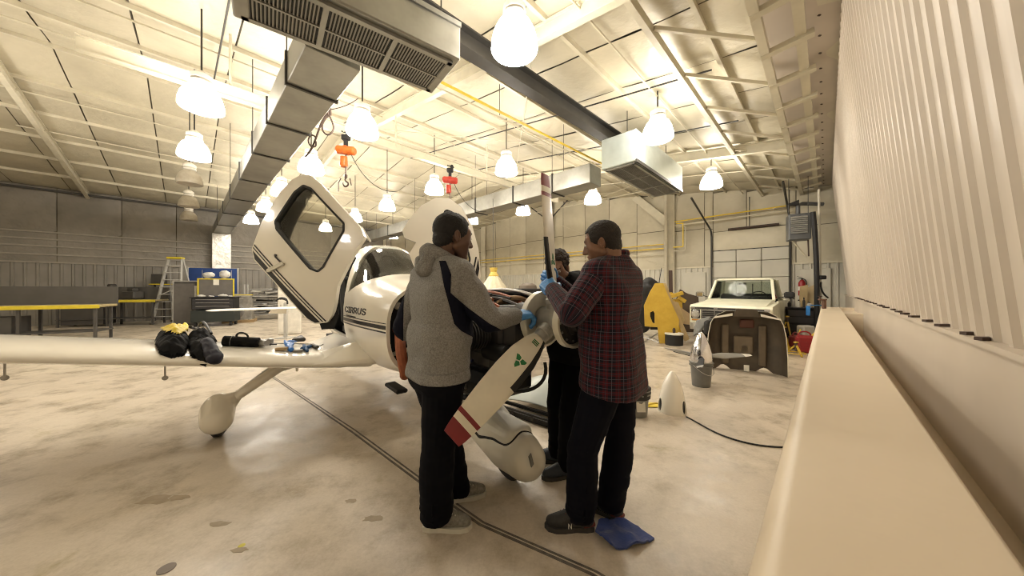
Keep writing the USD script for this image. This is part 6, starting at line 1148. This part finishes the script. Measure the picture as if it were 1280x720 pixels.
bl = v3(.26, 1.95, 0) + v3(-.766, -.643, 0) * .03 + Z * 1.40                # where the blade is held
h2 = {'L': dict(d=v3(-.30, .75, .45), pn=v3(.3, .5, -.6), s=-1, curl=(.85, 1.0, .7), thumb=(.6, .55, -.45), k=1.12), 'R': dict(d=v3(-.85, -.35, .3), pn=v3(-.2, -1, 0), s=1, curl=(.7, .9, .6), k=1.05)}
p2.body(h2); p2.hair('short', H_BRN, .003, 110)
for q in 'LR': p2.glove(q, h2[q])
M_JEAN = cloth('dark_jeans', (.0045, .005, .010), scale=200); M_SHOE2 = mat('trainer_dark', (.022, .021, .022), .65, scale=60, var=.2); M_RSOLE = mat('sole_dark_grey', (.045, .042, .04), .6); M_REDA = mat('sole_red_rubber', (.12, .018, .014), .6)
p2.trousers(M_JEAN, g=.022, flare=.020, seed=8)
ms = p2.torso(.026, .03); ms += [hulls((p2.P + p2.Lf * .078 - Z * .10 - F2 * .015, .158), (p2.P - p2.Lf * .078 - Z * .10 - F2 * .015, .158), (p2.B + p2.Lf * .08, .140), (p2.B - p2.Lf * .08, .140))]
tor = union(ms); pn = unit(v3(F2[0] * -.16, F2[1] * -.16, 1.0)); pc = v3(.55, 1.78, .80); tor = tor.trim_by_plane(tuple(pn), float(pn @ pc))
m = tri(tor.refine_to_length(.012)); m = trimesh.Trimesh(m.vertices, m.faces, process=True); trimesh.smoothing.filter_taubin(m, lamb=.5, nu=.52, iterations=12); m = folds(m, 21, .008, .95, [(J2['shL'] + v3(0, 0, -.1), .1)])
sh = p2.add('shirt', m, M_PLAID, uv=uv_around(m, [p2.P - Z * .2, p2.N + Z * .1], F2, .17))
for q, sd in (('L', 3), ('R', 5)):
    m = organic(p2.sleeve(q, .020), .010, 8); m = folds(m, sd, .010, 5, [(J2['el' + q], .13), (J2['wr' + q], .08)]); p2.add('sleeve', m, M_PLAID, parent=sh, uv=uv_around(m, [J2['sh' + q], J2['el' + q], J2['wr' + q]], v3(.2, 1, .2), .065))
    w, e_ = J2['wr' + q], J2['el' + q]; u_ = unit(w - e_); m = organic([bone(w - u_ * .06, .052, w - u_ * .0, .046, 20)], .010, 3, .003, 30); p2.add('cuff', m, M_PLAID, parent=sh, uv=uv_around(m, [w - u_ * .08, w], v3(.2, 1, .2), .05))
A_ = np.linspace(0, 2 * math.pi, 15)[:-1]; ring = [nk + F2 * (.068 * math.cos(a)) + Lf2 * .068 * math.sin(a) + Z * (.035 - .03 * math.cos(a)) for a in A_]
m = organic([bone(ring[i], .020, ring[(i + 1) % 14], .020, 12) for i in range(14)], .010, 4, .004, 20); p2.add('collar', m, M_PLAID, parent=sh, uv=m.vertices[:, [0, 2]].copy())
p2.shoe('L', M_SHOE2, M_RSOLE, M_REDA, logo=True); p2.shoe('R', M_SHOE2, M_RSOLE, M_REDA)

# ---- the third man, behind the hub
F3 = unit(v3(-.80, -.60, 0)); Lf3 = np.cross(Z, F3); nk = v3(.435, 2.37, 1.395)
J3 = dict(neck=nk, shL=nk + v3(.10, -.14, -.05), shR=nk + v3(-.09, .15, -.05), elL=v3(.52, 2.12, 1.12), wrL=v3(.39, 2.16, 1.10), elR=v3(.24, 2.42, 1.10), wrR=v3(.16, 2.24, 1.14), head=v3(.325, 2.31, 1.492),
          hipL=v3(.50, 2.36, .83), hipR=v3(.40, 2.48, .83), kneeL=v3(.42, 2.30, .46), kneeR=v3(.35, 2.45, .46), ankL=v3(.405, 2.30, .09), ankR=v3(.36, 2.48, .09), footL=v3(-.95, -.2, 0), footR=v3(-.9, .2, 0))
p3 = Person('person with curly hair in a dark jacket, face bowed behind the propeller hub', J3, F3, v3(-.30, -.86, -.38), Z, SK3, (.42, 2.4, 0), .97); p3.hairm = H_CUR
h3 = {'L': dict(d=v3(-.8, -.3, 0), pn=v3(0, 0, -1), s=-1, curl=(.5, .6, .4)), 'R': dict(d=v3(.3, -.8, -.1), pn=v3(0, 0, -1), s=1, curl=(.5, .6, .4))}
p3.body(h3); p3.hair('curly', H_CUR, .016, 38)
for q in 'LR': p3.glove(q, h3[q])
M_JK3 = cloth('jacket_charcoal', (.009, .0085, .009)); M_TR3 = cloth('work_trousers_black', (.0035, .0035, .005)); M_SH3 = mat('shoe_blue_grey', (.045, .055, .075), .55, scale=40)
p3.trousers(M_TR3, g=.022, flare=.014, seed=13)
ms = p3.torso(.024, .01) + [hulls((p3.P + p3.Lf * .075 - Z * .04, .128), (p3.P - p3.Lf * .075 - Z * .04, .128), (p3.B + p3.Lf * .08, .135), (p3.B - p3.Lf * .08, .135))] + p3.sleeve('L', .02) + p3.sleeve('R', .02)
m = organic([union(ms).trim_by_plane((0, 0, 1), .80)], .014, 10); jk = p3.add('jacket', folds(m, 33, .008, .9), M_JK3)
A_ = np.linspace(0, 2 * math.pi, 15)[:-1]; ring = [nk + F3 * (.068 * math.cos(a)) + Lf3 * .068 * math.sin(a) + Z * (.04 - .025 * math.cos(a)) for a in A_]; p3.add('collar', organic([bone(ring[i], .022, ring[(i + 1) % 14], .022, 12) for i in range(14)], .010, 4, .004, 20), M_JK3, parent=jk)
for q in 'LR': p3.shoe(q, M_SH3, M_RSOLE)
